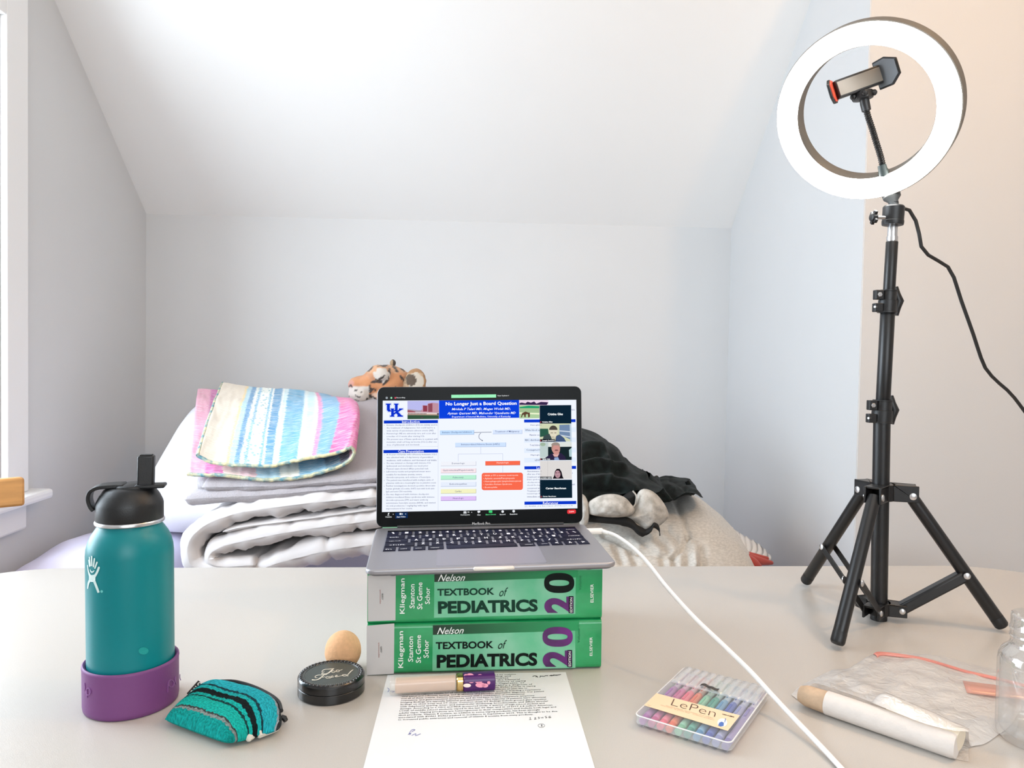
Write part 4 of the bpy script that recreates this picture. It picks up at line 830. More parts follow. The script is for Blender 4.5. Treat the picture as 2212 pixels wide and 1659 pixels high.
def htxt(name, items, col, P, bold=.01):
    mb = MB()
    for s, x0, y0, x1, y1, h in items: text(mb, s, P(12)(x0, y0), P(12)(x1, y1), P(12)(x0, y0-h), bold=bold, res=2)
    return obj(name, mb, emit(col), lid, smooth=False)
mb = MB()
for q in (rect(1176, 555, 1480, 606), rect(1176, 982, 1535, 1042), rect(1178, 1440, 1430, 1482)): obj('name_plate', pol(MB(), q, Hh(11)), emit('0b1018'), lid, smooth=False)
obj('name_plate', pol(MB(), rect(1316, 478, 1560, 528), Lh(11)), emit('0b1018'), lid, smooth=False)
htxt('tile_name', [('Cristina Giles', 1362, 412, 1725, 408, 56), ('Cristina Giles', 1230, 588, 1476, 584, 34), ('Joseph Sweigart', 1230, 1034, 1524, 1028, 34), ('Sarah Vick', 1238, 1476, 1422, 1474, 34)], 'f1f5f8', Hh, .03)
htxt('tile_name', [('Carter Baughman', 1432, 752, 1855, 748, 52), ('Carter Baughman', 1370, 908, 1645, 904, 32), ('mridula talari', 1325, 518, 1552, 514, 28)], 'f1f5f8', Lh, .03)
mb = MB()
for y in (555, 1000, 1445): pol(mb, rect(1186, y, 1204, y+34), Hh(12))
pol(mb, rect(1330, 878, 1344, 908), Lh(12)); obj('muted_icon', mb, emit('c0424c'), lid, smooth=False)
# menu bar and tool bar of the call
mb = MB(); pol(mb, [(770, 130), (1152, 126), (1152, 153), (770, 157)], S(2)); disc(mb, (258, 156), 8, S(2)); obj('green_bar', mb, emit('9df0bd'), lid, smooth=False)
stxt('menu_text', [('View Options v', 1162, 146, 1262, 144, 14), ('Recording', 303, 162, 376, 161, 13)], 'eef2f4', bold=.015)
stxt('menu_text', [('You are viewing a shared screen', 832, 148, 1070, 144, 12)], '6cc892', l=3)
mb = MB(); disc(mb, (219, 156), 10, S(2)); obj('round_icon', mb, emit('9aa2aa'), lid, smooth=False); mb = MB(); disc(mb, (292, 156), 7, S(2)); obj('record_dot', mb, emit('ea5b6a'), lid, smooth=False)
spol('active_button', [(292, 1136), (398, 1132), (398, 1180), (292, 1186)], '0f2a55')
stxt('toolbar_text', [('Unmute', 208, 1178, 262, 1176, 11), ('Start Video', 304, 1178, 380, 1175, 12), ('Participants', 850, 1162, 928, 1160, 12), ('Chat', 990, 1160, 1020, 1159, 11), ('Record', 1184, 1157, 1231, 1155, 11), ('Reactions', 1270, 1154, 1334, 1152, 11), ('98', 906, 1136, 924, 1136, 11)], 'eef2f4', bold=.02)
stxt('toolbar_text', [('Share Screen', 1062, 1158, 1150, 1155, 12)], '5fe08e', bold=.02)
mb = MB()
stroke(mb, [(234, 1138), (234, 1152)], 9, S(2)); stroke(mb, [(226, 1158), (242, 1136)], 3, S(3)); stroke(mb, [(226, 1160), (242, 1160)], 3, S(2)); pol(mb, rect(328, 1138, 344, 1154), S(3)); pol(mb, [(345, 1146), (355, 1139), (355, 1155)], S(3))
for x in (880, 893): disc(mb, (x, 1126), 5, S(2)); pol(mb, [(x-8, 1142), (x-6, 1132), (x+6, 1132), (x+8, 1142)], S(2))
disc(mb, (1005, 1127), (13, 9), S(2)); pol(mb, [(998, 1133), (1006, 1133), (1000, 1141)], S(2)); disc(mb, (1208, 1126), 11, S(2)); disc(mb, (1302, 1123), 11, S(2))
for x, y in ((274, 1148), (380, 1146), (944, 1131)): pol(mb, [(x-5, y+3), (x+5, y+3), (x, y-4)], S(3))
obj('toolbar_icons', mb, emit('e4e8ec'), lid, smooth=False)
spol('share_icon', rect(1090, 1116, 1120, 1137), '3fcf74'); 
mb = MB(); pol(mb, [(1766, 1110), (1826, 1108), (1833, 1116), (1833, 1136), (1826, 1143), (1766, 1145), (1759, 1138), (1759, 1117)], S(2)); obj('leave_button', mb, emit('e0363c'), lid, smooth=False)
stxt('leave_text', [('Leave', 1775, 1133, 1818, 1131, 15)], 'ffd8d8', bold=.02)
mb = MB(); text(mb, 'MacBook Pro', S(1)(948, 1241), S(1)(1101, 1238), S(1)(948, 1218), bold=.0, res=3); obj('bezel_lettering', mb, mat('bezel print', 'd8d8da', .5), lid, smooth=False)

# ================================================================ WHITE CHARGING CABLE
cab = mat('white cable rubber', 'f1efec', .4)
pc0 = LB(1266, 1143)-A(0, 0, .0035); cpx = [(1300, 1147), (1330, 1157), (1368, 1184), (1400, 1217), (1440, 1268), (1500, 1334), (1560, 1391), (1620, 1449), (1665, 1498), (1702, 1538), (1750, 1588), (1792, 1632), (1840, 1684), (1900, 1740)]
cz = [.8728, .8725, .866, .857, .843, .818, .796, .776, .762, .754, .748, .7446, .7434, .7433]
P = [at(x, y, z=z) for (x, y), z in zip(cpx, cz)]
P += [P[-1]+A(.03, -.05, 0), P[-1]+A(.05, -.075, -.03), P[-1]+A(.055, -.08, -.2), P[-1]+A(.06, -.08, -.55)]
cb_ = thing('charging_cable', 'white charging cable running from the laptop down across the table', 'cable', at(1500, 1400, z=TZ))
obj('cord', MB().tube(cat(P, 160), .0027, 10), cab, cb_)
pe = P[0]; obj('plug', MB().tube([pc0+unit(pe-pc0)*.001, lerp(pc0, pe, .25), lerp(pc0, pe, .98)], [.0042, .0045, .0045], 14).tube([lerp(pc0, pe, .97), pe+(P[1]-pe)*.5], [.0037, .0028], 12), cab, cb_, bevel=.0006)
# ================================================================ TEAL BOTTLE
bf = at(285, 1557, z=TZ); bd = unit(bf*A(1, 1, 0)); BR_ = .0485; bc = bf*A(1, 1, 0)+bd*BR_+A(0, 0, TZ)
bt = thing('water_bottle', 'teal insulated water bottle with black straw lid and purple silicone boot', 'bottle', bc)
teal = mat('teal powder coat', '007c82', .38, bump=.04, bscale=1800, spec=.35)
obj('flask', MB().lathe([(.03, .003), (.0415, .004), (.0435, .007), (.0438, .012), (.0438, .168), (.0432, .175), (.0415, .182), (.0385, .189), (.0350, .1945), (.0325, .198), (.0315, .2015), (.02, .2015)], bc, 72), teal, bt, sharp=.9)
obj('steel_rim', MB().lathe([(.030, .2005), (.0335, .2005), (.0348, .2015), (.0350, .2035), (.0340, .2052), (.030, .2055)], bc, 60), silver, bt)
vio = mat('purple silicone', '754079', .55, bump=.12, bscale=700)
obj('silicone_boot', MB().lathe([(.02, .0), (.0455, .0), (.0475, .0015), (.0482, .006), (.0482, .0450), (.0486, .0470), (.0484, .0490), (.0470, .0500), (.0450, .0490), (.0441, .0465), (.0441, .03), (.0441, .006), (.02, .004)], bc, 72, cap=False), vio, bt, sharp=.9)
def cylhit(px, py, c, r):
    d = ray(px, py); o = ORG-c; a = d[0]**2+d[1]**2; b = o[0]*d[0]+o[1]*d[1]; q = o[0]**2+o[1]**2-r*r; dis = max(0., b*b-a*q)
    return ORG+d*((-b-math.sqrt(dis))/a)
Z4 = crop(170, 1180, 13.825); HB = lambda x, y: cylhit(*Z4(x, y), bc, .0441)
mb = MB()
for a, b, w in (((297, 410), (322, 605), 24), ((319, 330), (345, 590), 32), ((386, 308), (388, 580), 40), ((468, 375), (440, 608), 44), ((545, 482), (484, 655), 44)):
    stroke(mb, [lerp(A(*a), A(*b), t) for t in np.linspace(0, 1, 5)], w, HB); disc(mb, a, w/2, HB); disc(mb, b, w/2.2, HB)
stroke(mb, [(335, 690), (365, 755), (402, 775), (440, 750), (465, 718)], [16, 34, 42, 34, 16], HB, 12)
stroke(mb, [(598, 645), (565, 740), (520, 830), (470, 905)], [66, 62, 66, 80], HB, 10); disc(mb, (600, 642), 33, HB)
stroke(mb, [(262, 560), (276, 680), (300, 790), (340, 890)], [26, 26, 40, 70], HB, 10)
pol(mb, [(305, 830), (345, 850), (400, 862), (450, 850), (500, 850), (498, 1000), (470, 1070), (400, 1060), (340, 1060), (305, 1050)], HB)
stroke(mb, [(330, 1020), (290, 1110), (265, 1270)], [70, 46, 26], HB, 10); stroke(mb, [(455, 1020), (510, 1160), (560, 1290), (595, 1385)], [80, 72, 70, 66], HB, 10)
obj('hand_logo', mb, mat('pale logo print', 'cfe3df', .5), bt, smooth=False)
mb = MB(); disc(mb, (685, 1350), 40, HB); obj('logo_dot', mb, mat('faded logo print', '63c2bd', .5), bt, smooth=False)
mb = MB(); disc(mb, (310, 1406), (11, 8), lambda x, y: cylhit(x, y, bc, .0444)); obj('scuff_mark', mb, mat('scuffed teal', '0c938f', .5), bt, smooth=False)
emb = mat('raised purple silicone', '82508a', .5); Zb = crop(160, 1380, 8.508); HV = lambda x, y: cylhit(*Zb(x, y), bc, .0485)
mb = MB()
cir = lambda cx, cy, rx, ry: [(cx+rx*math.cos(t), cy+ry*math.sin(t)) for t in np.linspace(0, 2*PI, 21)]
stroke(mb, cir(1785, 820, 52, 66), 17, HV); stroke(mb, [(1730, 800), (1725, 880), (1718, 985)], 17, HV); stroke(mb, [(1866, 690), (1858, 770), (1880, 830)], 15, HV, 8); stroke(mb, [(1945, 650), (1945, 720), (1962, 760)], 12, HV, 8)
stroke(mb, cir(262, 970, 40, 62), 17, HV); stroke(mb, [(236, 950), (236, 1080)], 13, HV, 6); stroke(mb, [(192, 810), (200, 900), (196, 960)], 10, HV, 8); obj('raised_lettering', mb, emb, bt, smooth=False, solid=.0009, offs=0)
lidm = mat('matte black lid plastic', '16181a', .45, bump=.1, bscale=900)
obj('lid', MB().lathe([(.028, .2035), (.0333, .2035), (.0338, .2045), (.0338, .222), (.0330, .225), (.0300, .2315), (.026, .2375), (.021, .2405), (.0, .2415)], bc, 60), lidm, bt, sharp=.6)
# raised crest with the carry loop on the left and the straw spout
LW = unit(A(-.92, -.25, 0)); SW = A(-LW[1], LW[0], 0)
cp = [bc+LW*(.022*math.cos(t)*1.0)+A(0, 0, .238+.0035*0) for t in (0,)]
loop = [bc+LW*x+A(0, 0, z) for x, z in ((.005, .2425), (.018, .2425), (.030, .2415), (.0375, .237), (.0395, .229), (.0375, .221), (.0345, .2165))]
L_ = cat(loop, 26); mb = MB(); G = []
for i, p in enumerate(L_):
    t = unit(L_[min(i+1, 25)]-L_[max(i-1, 0)]); n = np.cross(t, SW); w = .0125-.004*sstep(.2, .9, i/25)
    G.append([p+SW*w+n*.0019, p-SW*w+n*.0019, p-SW*w-n*.0019, p+SW*w-n*.0019, p+SW*w+n*.0019])
mb.grid(G); mb.f += [(0, 1, 2, 3), tuple(25*5+k for k in range(4))]; obj('carry_loop', mb, lidm, bt, bevel=.0008)
obj('crest', MB().lathe([(.0205, .234), (.0205, .2418), (.0185, .2432), (0, .2436)], bc-LW*.004, 36), lidm, bt, bevel=.001)
sp = at(315, 1040, Y=bc[1]-.004); sp[2] = TZ+.2405
R_ = np.array([unit(A(1, .25, 0)), unit(A(-.25, 1, 0)), A(.03, 0, 1)]).T
obj('spout', MB().box(sp+R_@A(0, 0, .018), (.0165, .0125, .034), R_), lidm, bt, bevel=.002, seg=3)
obj('spout_mouth', MB().box(sp+R_@A(0, 0, .0352), (.012, .0085, .0012), R_), mat('dark opening', '050505', .8), bt)
obj('spout_hinge', MB().box(sp+R_@A(.005, 0, .0015), (.030, .02, .004), R_), lidm, bt, bevel=.0015)

# ================================================================ WOVEN POUCH
TB = lambda x, y, l=0.: at(x, y, z=TZ+l)
def pouch_material():
    m = bpy.data.materials.new('woven teal stripes'); m.use_nodes = True; nt = m.node_tree; b = nt.nodes['Principled BSDF']; N = nt.nodes.new; Lk = nt.links.new
    b.inputs['Roughness'].default_value = .95; b.inputs['Specular IOR Level'].default_value = .15
    uv = N('ShaderNodeUVMap'); sp_ = N('ShaderNodeSeparateXYZ'); Lk(uv.outputs[0], sp_.inputs[0])
    n1 = N('ShaderNodeTexNoise'); n1.inputs['Scale'].default_value = 28; n1.inputs['Detail'].default_value = 3; Lk(uv.outputs[0], n1.inputs['Vector'])
    md = N('ShaderNodeMath'); md.operation = 'MULTIPLY_ADD'; md.inputs[1].default_value = .07; md.inputs[2].default_value = -.035; Lk(n1.outputs['Fac'], md.inputs[0])
    ad = N('ShaderNodeMath'); Lk(sp_.outputs[1], ad.inputs[0]); Lk(md.outputs[0], ad.inputs[1])
    cr = N('ShaderNodeValToRGB'); cr.color_ramp.interpolation = 'CONSTANT'; Lk(ad.outputs[0], cr.inputs[0])
    st = [(0, '0b8c86'), (.11, '7c8683'), (.145, '3a3f3e'), (.17, '15a99e'), (.36, '123a3a'), (.395, '14a79f'), (.46, '101a1c'), (.555, '1aa5a6'), (.63, '133640'), (.67, '22a3b0'), (.92, '8f9aa2'), (.95, '2c3236')]
    el = cr.color_ramp.elements
    while len(el) > 1: el.remove(el[-1])
    for i, (p, c) in enumerate(st):
        e = el[0] if i == 0 else el.new(p); e.position = p; e.color = lin(c)
    n2 = N('ShaderNodeTexNoise'); n2.inputs['Scale'].default_value = 44; n2.inputs['Detail'].default_value = 3; Lk(uv.outputs[0], n2.inputs['Vector'])
    mr = N('ShaderNodeMapRange'); mr.inputs[1].default_value = .35; mr.inputs[2].default_value = .7; mr.inputs[3].default_value = .75; mr.inputs[4].default_value = 1.6; Lk(n2.outputs['Fac'], mr.inputs[0])
    mx = N('ShaderNodeMix'); mx.data_type = 'RGBA'; mx.blend_type = 'MULTIPLY'; mx.inputs[0].default_value = 1; Lk(cr.outputs[0], mx.inputs[6]); Lk(mr.outputs[0], mx.inputs[7]); Lk(mx.outputs[2], b.inputs['Base Color'])
    bp = N('ShaderNodeBump'); bp.inputs['Strength'].default_value = 1; bp.inputs['Distance'].default_value = .003; Lk(n2.outputs['Fac'], bp.inputs['Height']); Lk(bp.outputs[0], b.inputs['Normal'])
    return m
Z6 = crop(340, 1440, 6.9125); z6 = lambda L: [Z6(*p) for p in L]
po = thing('coin_pouch', 'small teal and black striped woven pouch with a black tag', 'pouch', TB(480, 1560))
front = cat([TB(*p, .006) for p in z6([(105, 815), (400, 930), (700, 1040), (1000, 1140), (1080, 1140)])], 48)
backp = cat([TB(*p, .014) for p in z6([(560, 420), (700, 310), (930, 225), (1250, 270), (1560, 380), (1780, 500), (1850, 640), (1850, 790), (1800, 860)])], 48)
# left side runs (105,815)->(560,420); right side (1080,1140)->(1800,860)
mb = MB()
for sgn in (1, -1):
    G = []
    for i in range(48):
        u = i/47; row = []
        for j in range(40):
            v = j/39; p = lerp(front[i], backp[i], v)
            e = (max(0, 1-abs(2*u-1)**4)*max(0, 1-abs(2*v-1)**4))**.5
            z = TZ+.008+(.0165*e+.0012*nz(u*40, v*30, 1)*min(1, e*3)+.003*nz(u*4, v*4, 5)*e if sgn > 0 else -.0078*e)
            row.append(A(p[0], p[1], z))
        G.append(row)
    mb.grid(G)
    if sgn > 0: uv0 = list(mb.uv)
mb.uv = uv0+uv0; obj('pouch_cloth', mb, pouch_material(), po, sharp=0, sub=1, fix=False)
zipp = cat([TB(*p, .013) for p in z6([(940, 222), (1150, 225), (1400, 290), (1640, 400), (1800, 520), (1850, 660)])], 30)
obj('zipper', MB().tube(zipp, .0022, 8), blackp, po)
obj('zipper_pull', MB().tube([TB(*Z6(1850, 745), .008), TB(*Z6(1895, 770), .006), TB(*Z6(1920, 810), .004)], [.0022, .003, .0025], 8), blackp, po)
mb = MB()
wp = cat([TB(*p, .0075) for p in z6([(1480, 998), (1580, 960), (1700, 915), (1795, 872)])], 16); mb.tube(wp, [.003]+[.0055]*14+[.003], 8)
wp = cat([TB(*p, .0065) for p in z6([(1340, 1075), (1390, 1040), (1430, 1015)])], 8); mb.tube(wp, [.002]+[.004]*6+[.002], 8)
obj('white_side_panel', mb, mat('cream woven wool', 'ded8cb', .9, bump=.4, bscale=300), po)
PT = Pl(TB(*Z6(600, 420), .012), A(0, -.35, 1)); tagq = [(440, 395), (610, 205), (715, 290), (535, 440)]
obj('brand_tag', MB().prism([PT(*Z6(*p)) for p in tagq], -PT.n*.0012), mat('black woven tag', '241f1e', .8), po, smooth=False)
mb = MB(); Tq = lambda x, y: PT(*Z6(x, y), lift=.0003)
def tq(s, t): a, b, c, d = (A(p) for p in ((535, 440), (715, 290), (440, 395), (610, 205))); return None
text(mb, 'QALO', Tq(545, 425), Tq(690, 262), Tq(478, 385), bold=.02); obj('tag_lettering', mb, gwht, po, smooth=False)

# ================================================================ COMPACT AND SPONGE
Z5 = crop(640, 1350, 9.217)
def fitdisc(lx, rx, ty, by_, z):                      # centre and radius of a circle on height z from its pixel extents
    l, r = at(*((lx), (ty+by_)/2), z=z), at(rx, (ty+by_)/2, z=z); return (l+r)/2, np.linalg.norm(l-r)/2
CH = .0215; c0, CRD = fitdisc(640+65/9.217, 640+1385/9.217, 1350+735/9.217, 1350+1235/9.217, TZ+CH)
near = at(640+700/9.217, 1350+1237/9.217, z=TZ+CH); cc = near+unit(near*A(1, 1, 0))*CRD; cc[2] = TZ
cm = thing('powder_compact', 'round black powder compact with script lettering, left of the books', 'compact', cc)
gls = mat('glossy black compact', '101113', .22, coat=.4, bump=.06, bscale=1200)
obj('pan', MB().lathe([(.02, .0), (CRD*.97, .0), (CRD, .0015), (CRD, .0105), (CRD*.985, .011)], cc, 72), gls, cm, sharp=.5)
obj('cover', MB().lathe([(CRD*.985, .0112), (CRD, .0116), (CRD, CH-.0025), (CRD*.975, CH-.0008), (CRD*.95, CH), (CRD*.84, CH-.0002), (CRD*.82, CH-.0012), (0, CH-.0012)], cc, 72), gls, cm, sharp=.4)
obj('inlay', MB().lathe([(CRD*.80, CH-.0012), (CRD*.79, CH-.0006), (0, CH-.0006)], cc, 64), mat('dark green-grey inlay', '39433f', .3), cm, sharp=.4)
mb = MB()
for k in range(90): t = 2*PI*k/90; mb.ball(cc+A(CRD*.815*math.cos(t), CRD*.815*math.sin(t), CH-.0004), .00055, 6)
o = obj('beaded_ring', mb, mat('pewter beads', 'aeb3b1', .3, .8), cm); o['kind'] = 'stuff'
mb = MB()
for k in range(46):
    t = 2*PI*k/46; p = cc+A(CRD*.905*math.cos(t), CRD*.905*math.sin(t), CH)
    mb.ball(p, (.0014, .0026, .0009), 8, np.array([[math.cos(t+.5), -math.sin(t+.5), 0], [math.sin(t+.5), math.cos(t+.5), 0], [0, 0, 1]]))
o = obj('embossed_rim', mb, gls, cm); o['kind'] = 'stuff'
CT = Pl(cc+A(0, 0, CH-.0003), A(0, 0, 1)); C5 = lambda x, y: CT(*Z5(x, y)); mb = MB()
for pts, w in (([(560, 930), (520, 945), (515, 915), (570, 885), (650, 880), (755, 868)], [10, 14, 12, 10, 14, 10]), ([(745, 872), (700, 905), (650, 950), (580, 975), (500, 968)], [12, 22, 20, 12, 22]),
               (cir(735, 930, 34, 17), 11), (cir(825, 915, 36, 17), 11), ([(755, 915), (790, 930), (800, 912)], 9), ([(860, 905), (885, 900), (920, 885)], 9),
               ([(420, 1050), (380, 1050), (375, 1025), (430, 1000), (520, 995), (615, 985)], [10, 14, 12, 10, 14, 10]), ([(560, 992), (510, 1030), (460, 1070), (390, 1095), (310, 1092)], [10, 22, 20, 12, 24]), ([(490, 1045), (540, 1040), (575, 1030)], 9),
               (cir(620, 1045, 34, 16), 11), ([(672, 1020), (650, 1056), (690, 1052)], 13), ([(735, 1015), (700, 1020), (690, 1045), (750, 1035)], 11), ([(770, 1022), (820, 1010), (800, 1000), (770, 1025), (800, 1035), (860, 1018)], 10), (cir(962, 1002, 46, 15), 12), ([(862, 1018), (912, 1010)], 9), ([(1135, 888), (1085, 925), (1035, 980), (1008, 1014), (1040, 1012)], [8, 18, 16, 14, 8])):
    stroke(mb, pts, w, C5, 18 if not isinstance(pts[0], np.ndarray) and len(pts) < 10 else None)
obj('script_lettering', mb, mat('pale gold foil', 'ece4d2', .35, .4), cm, smooth=False)
sc_ = at(741, 1402, Y=cc[1]+CRD+.022); sr = at(706, 1402, Y=cc[1]+CRD+.022); SR = .0222
sc_[2] = TZ+.0238
tag(obj('makeup_sponge', MB().lathe([(SR*math.sin(t)*(1 if t < PI/2 else .985), -.0238*math.cos(t) if t < PI/2 else -.0238*math.cos(t)) for t in np.linspace(0, PI, 25)], sc_, 36), mat('peach latex-free foam', 'e0ad80', .85, var=.1, vscale=260, bump=.3, bscale=600), base=sc_, sharp=0),
    'peach-coloured rounded makeup sponge standing behind the black compact', 'sponge')

# ================================================================ PRINTED SHEET
pz = TZ+.0003
PR0, PR1 = at(1283, 1659, z=pz), at(1222, 1452, z=pz); PL0, PL1 = at(783, 1659, z=pz), at(831, 1470, z=pz)
pu = unit(unit(PR1-PR0)+unit(PL1-PL0)); pr_ = A(pu[1], -pu[0], 0); wdt = (PR0-PL0)@pr_
tr = PR1; tl = PR1-pr_*wdt; pbl, pbr = tl-pu*.279, tr-pu*.279
ps = thing('printed_sheet', 'white printed page with handwritten notes under the front of the books', 'paper', (tl+pbr)/2*A(1, 1, 0)+A(0, 0, TZ))
obj('sheet', MB().prism([pbl-A(0, 0, .0002), pbr-A(0, 0, .0002), tr-A(0, 0, .0002), tl-A(0, 0, .0002)], (0, 0, .0003)), mat('printer paper', 'e9e9ea', .6), ps, smooth=False)
PP = Pl(A(0, 0, pz+.00025), A(0, 0, 1)); L0, L15, R0 = PP(869, 1494), PP(859.5, 1557), PP(1170, 1483)
lines = ['A 34 year old presented with fever of 101° accompanied by malaise', 'for two weeks with cough and sore throat, vomiting, and', 'weight loss after travel to multiple tropical countries', 'chest imaging showed patchy opacities involving the bilateral', 'lower lobes. On further questioning the patient had a history of vaping', 'nicotine and other products. A diagnosis of E-Cigarette, or', 'vaping associated lung injury was ultimately made. EVALI is a diagnosis of', 'exclusion. According to the CDC, criteria to be diagnosed with EVALI include 1) vaping',
 'product use in the 90 days prior to symptoms onset, 2) pulmonary infiltrate on plain film or', 'chest CT, 3) negative results for all clinically indicated infectious work up including a respiratory', 'viral panel and influenza testing, and 4) absence of a plausible alternative diagnosis. Our patient', 'met all of these criteria. Patients typically present with a combination of constitutional', 'respiratory, and gastrointestinal symptoms, and do not have to have respiratory symptoms.', 'Imaging findings are typically bilateral and symmetric. The majority of patients have abnormal', 'findings on chest x-ray and CT chest. Common chest CT findings include ground glass opacities', 'with subpleural sparing, inter- and intralobular thickening, bronchiectasis, and diffuse alveolar', 'damage. According to a CDC and FDA sponsored study, a quarter of high school student and', '1/10th of middle school students vaped in the last 90 days, and as of 2017 6.8 million American', 'adults vape. Vaping products are heterogenous in their composition and include both legal and', 'illicit products. Vitamin E acetate, an additive in some vaping products, has been strongly', 'associated with EVALI. EVALI peaked in incidence in September 2019. This is thought to be due', 'to increased public awareness and removal of vitamin E acetate from many products.']
ends = [.80, .76, .74, .82, .86, .85, .90, .92, .86, .95, .97, .83, .90, .97, .97, .98, .95, 1, 1.02, .91, 1.02, .86]
first = 7; stp = (L15-L0)/14.; full = np.linalg.norm(R0-L0); tdir = unit(R0-L0); tup = unit(L0-L15); mb = MB(); pit = np.linalg.norm(stp)
for i, (s, e) in enumerate(zip(lines, ends)):
    o = L0+stp*(i-first); text(mb, s, o, o+tdir*full*1.04*e, o+tup*pit*.74, bold=.012, res=1)
obj('printed_text', mb, mat('toner', '1d1d20', .6), ps, smooth=False)
Zp = crop(1020, 1440, 10.055); HP = lambda x, y: PP(*Zp(x, y)); mb = MB()
for pts in ([(1245, 1120), (1265, 1105), (1262, 1150)], [(1235, 1152), (1290, 1145)], [(1345, 1115), (1385, 1105), (1370, 1130), (1345, 1145), (1400, 1138)], [(1425, 1100), (1460, 1095), (1440, 1110), (1468, 1120), (1430, 1132)], [(1490, 1095), (1500, 1112), (1545, 1105)], [(1530, 1090), (1540, 1122)], [(1620, 1078), (1580, 1085), (1600, 1100), (1630, 1105), (1590, 1120)], [(1700, 1072), (1660, 1090), (1660, 1108), (1700, 1112), (1715, 1095), (1670, 1100)]): stroke(mb, pts, 8, HP, 10)
stroke(mb, cir(1502, 1280, 72, 38), 7, HP); stroke(mb, [(1490, 1262), (1525, 1262), (1500, 1278), (1530, 1292), (1495, 1295), (1515, 1275)], 7, HP, 12)
for pts in ([(1310, 215), (1350, 200), (1395, 205), (1420, 225)], [(1380, 230), (1410, 210), (1425, 240)], [(1480, 195), (1475, 225), (1470, 240)], [(1475, 210), (1520, 205), (1560, 210), (1600, 195), (1640, 200), (1645, 185)], [(1680, 200), (1720, 185), (1740, 195), (1800, 185), (1860, 182), (1930, 168)], [(1690, 190), (1730, 200), (1770, 180), (1830, 190), (1900, 172)]): stroke(mb, pts, 13, HP, 12)
obj('pencil_notes', mb, mat('pencil', '4a4a4e', .6), ps, smooth=False)
HQ = lambda x, y: PP(*Z2(x, y)); mb = MB()
for pts in ([(405, 1448), (430, 1410), (462, 1408), (430, 1425)], [(400, 1450), (425, 1435), (415, 1452)], [(432, 1455), (470, 1440), (462, 1458), (508, 1442)], [(225, 1050), (240, 1065), (228, 1085)], [(250, 1078), (285, 1080), (262, 1090)]): stroke(mb, pts, 4, HQ, 10)
obj('ink_notes', mb, mat('blue ink', '5a5fa8', .6), ps, smooth=False)

# ================================================================ LIP TUBE lying on the sheet
ta, tb2 = at(842, 1482, z=TZ+.01), at(1068, 1470, z=TZ+.01)
td = unit(tb2-ta); ta[2] = tb2[2] = TZ+.01; td = unit(tb2-ta); TLN = np.linalg.norm(tb2-ta); tv = A(-td[1], td[0], 0); rt = .0096; tzo = A(0, 0, pz+.0003-TZ+0)
tu = thing('concealer_tube', 'slim tube of beige concealer with gold collar and purple cap lying on the sheet', 'cosmetic tube', (ta+tb2)/2*A(1, 1, 0)+A(0, 0, TZ+.0006))
ta[2] = tb2[2] = pz+rt+.0003
def sqt(x0, x1, r, e=.7):                             # softly squared tube section
    prof = lambda r: [tv*r*math.copysign(abs(math.cos(t))**e, math.cos(t))+A(0, 0, r*math.copysign(abs(math.sin(t))**e, math.sin(t))) for t in np.linspace(0, 2*PI, 33)[:-1]]
    G = []
    for x, k in ((x0, .0), (x0, .86), (x0+.0012, 1), (x1-.0006, 1), (x1, .95), (x1, 0)): G.append([ta+td*x+p*1.0 for p in prof(r*max(k, .001))]); G[-1].append(G[-1][0])
    return MB().grid(G)
obj('concealer', sqt(.006, TLN*.62, rt*.82), mat('beige concealer', 'd9bda8', .4), tu, sharp=.6)
obj('barrel', sqt(0, TLN*.625, rt), film('clear tube wall', 'efe3da', .22, .12, .05), tu, sharp=.6)
obj('gold_collar', sqt(TLN*.63, TLN*.695, rt*.97), mat('polished gold', 'd8b878', .18, 1.), tu, sharp=.5)
obj('cap', sqt(TLN*.695, TLN, rt*1.02), mat('deep purple cap', '481260', .35), tu, sharp=.6)
mb = MB(); TPl = Pl(ta-tv*(rt*1.045)*.80+A(0, 0, rt*.55), unit(-tv+A(0, 0, .9))); Zc_ = crop(840, 1440, 10.055); HT = lambda x, y: TPl(*Zc_(x, y))
mb = MB()
for cx, cy, rx, ry in ((1760, 200, 90, 55), (1680, 190, 50, 30), (1850, 250, 110, 70), (1980, 200, 60, 38), (2060, 250, 90, 60), (2140, 270, 55, 50), (1950, 320, 80, 45), (1990, 400, 110, 55), (2090, 410, 70, 45), (1790, 320, 60, 38), (2170, 350, 35, 40)):
    disc(mb, (cx, cy), (rx, ry), HT, 14)
obj('pink_flower_print', mb, mat('pink print', 'e293ae', .45), tu, smooth=False)
mb = MB(); disc(mb, (1700, 410), (85, 42), lambda x, y: TPl(*Zc_(x, y), lift=.0002)); obj('cream_flower_print', mb, mat('cream print', 'ecd9d2', .45), tu, smooth=False)

# ================================================================ PEN CASE AND PENS
q = [at(*p, z=TZ+.012) for p in ((1376, 1545), (1576, 1606), (1660, 1487), (1481, 1443))]
pcx = (sum(q)/4)*A(1, 1, 0)+A(0, 0, TZ); ex = unit((q[1]-q[0])+(q[2]-q[3])); ey = A(-ex[1], ex[0], 0); PW, PLN, PH = .1015, .1465, .0125
PC = lambda u, v, h=0.: pcx+ex*(u-.5)*PW+ey*(v-.5)*PLN+A(0, 0, h)
pk = thing('pen_case', 'clear plastic case of ten coloured pens with a peach card across it', 'pen case', pcx)
plast = film('clear case plastic', 'f6f8f9', .05, .12, .1)
mb = MB(); n = 10; m_ = 12                            # scalloped tray under the pens
tr_ = []
for k in range(n):
    for i in range(m_ if k < n-1 else m_+1): t = PI*i/m_; tr_.append((.02+.96*(k+.5-.5*math.cos(t))/n, .0046-.0042*math.sin(t)))
mb.grid([[PC(u, v, h) for u, h in tr_] for v in (.012, .3, .7, .988)])
obj('tray', mb, plast, pk, solid=.0007, sharp=1.2)
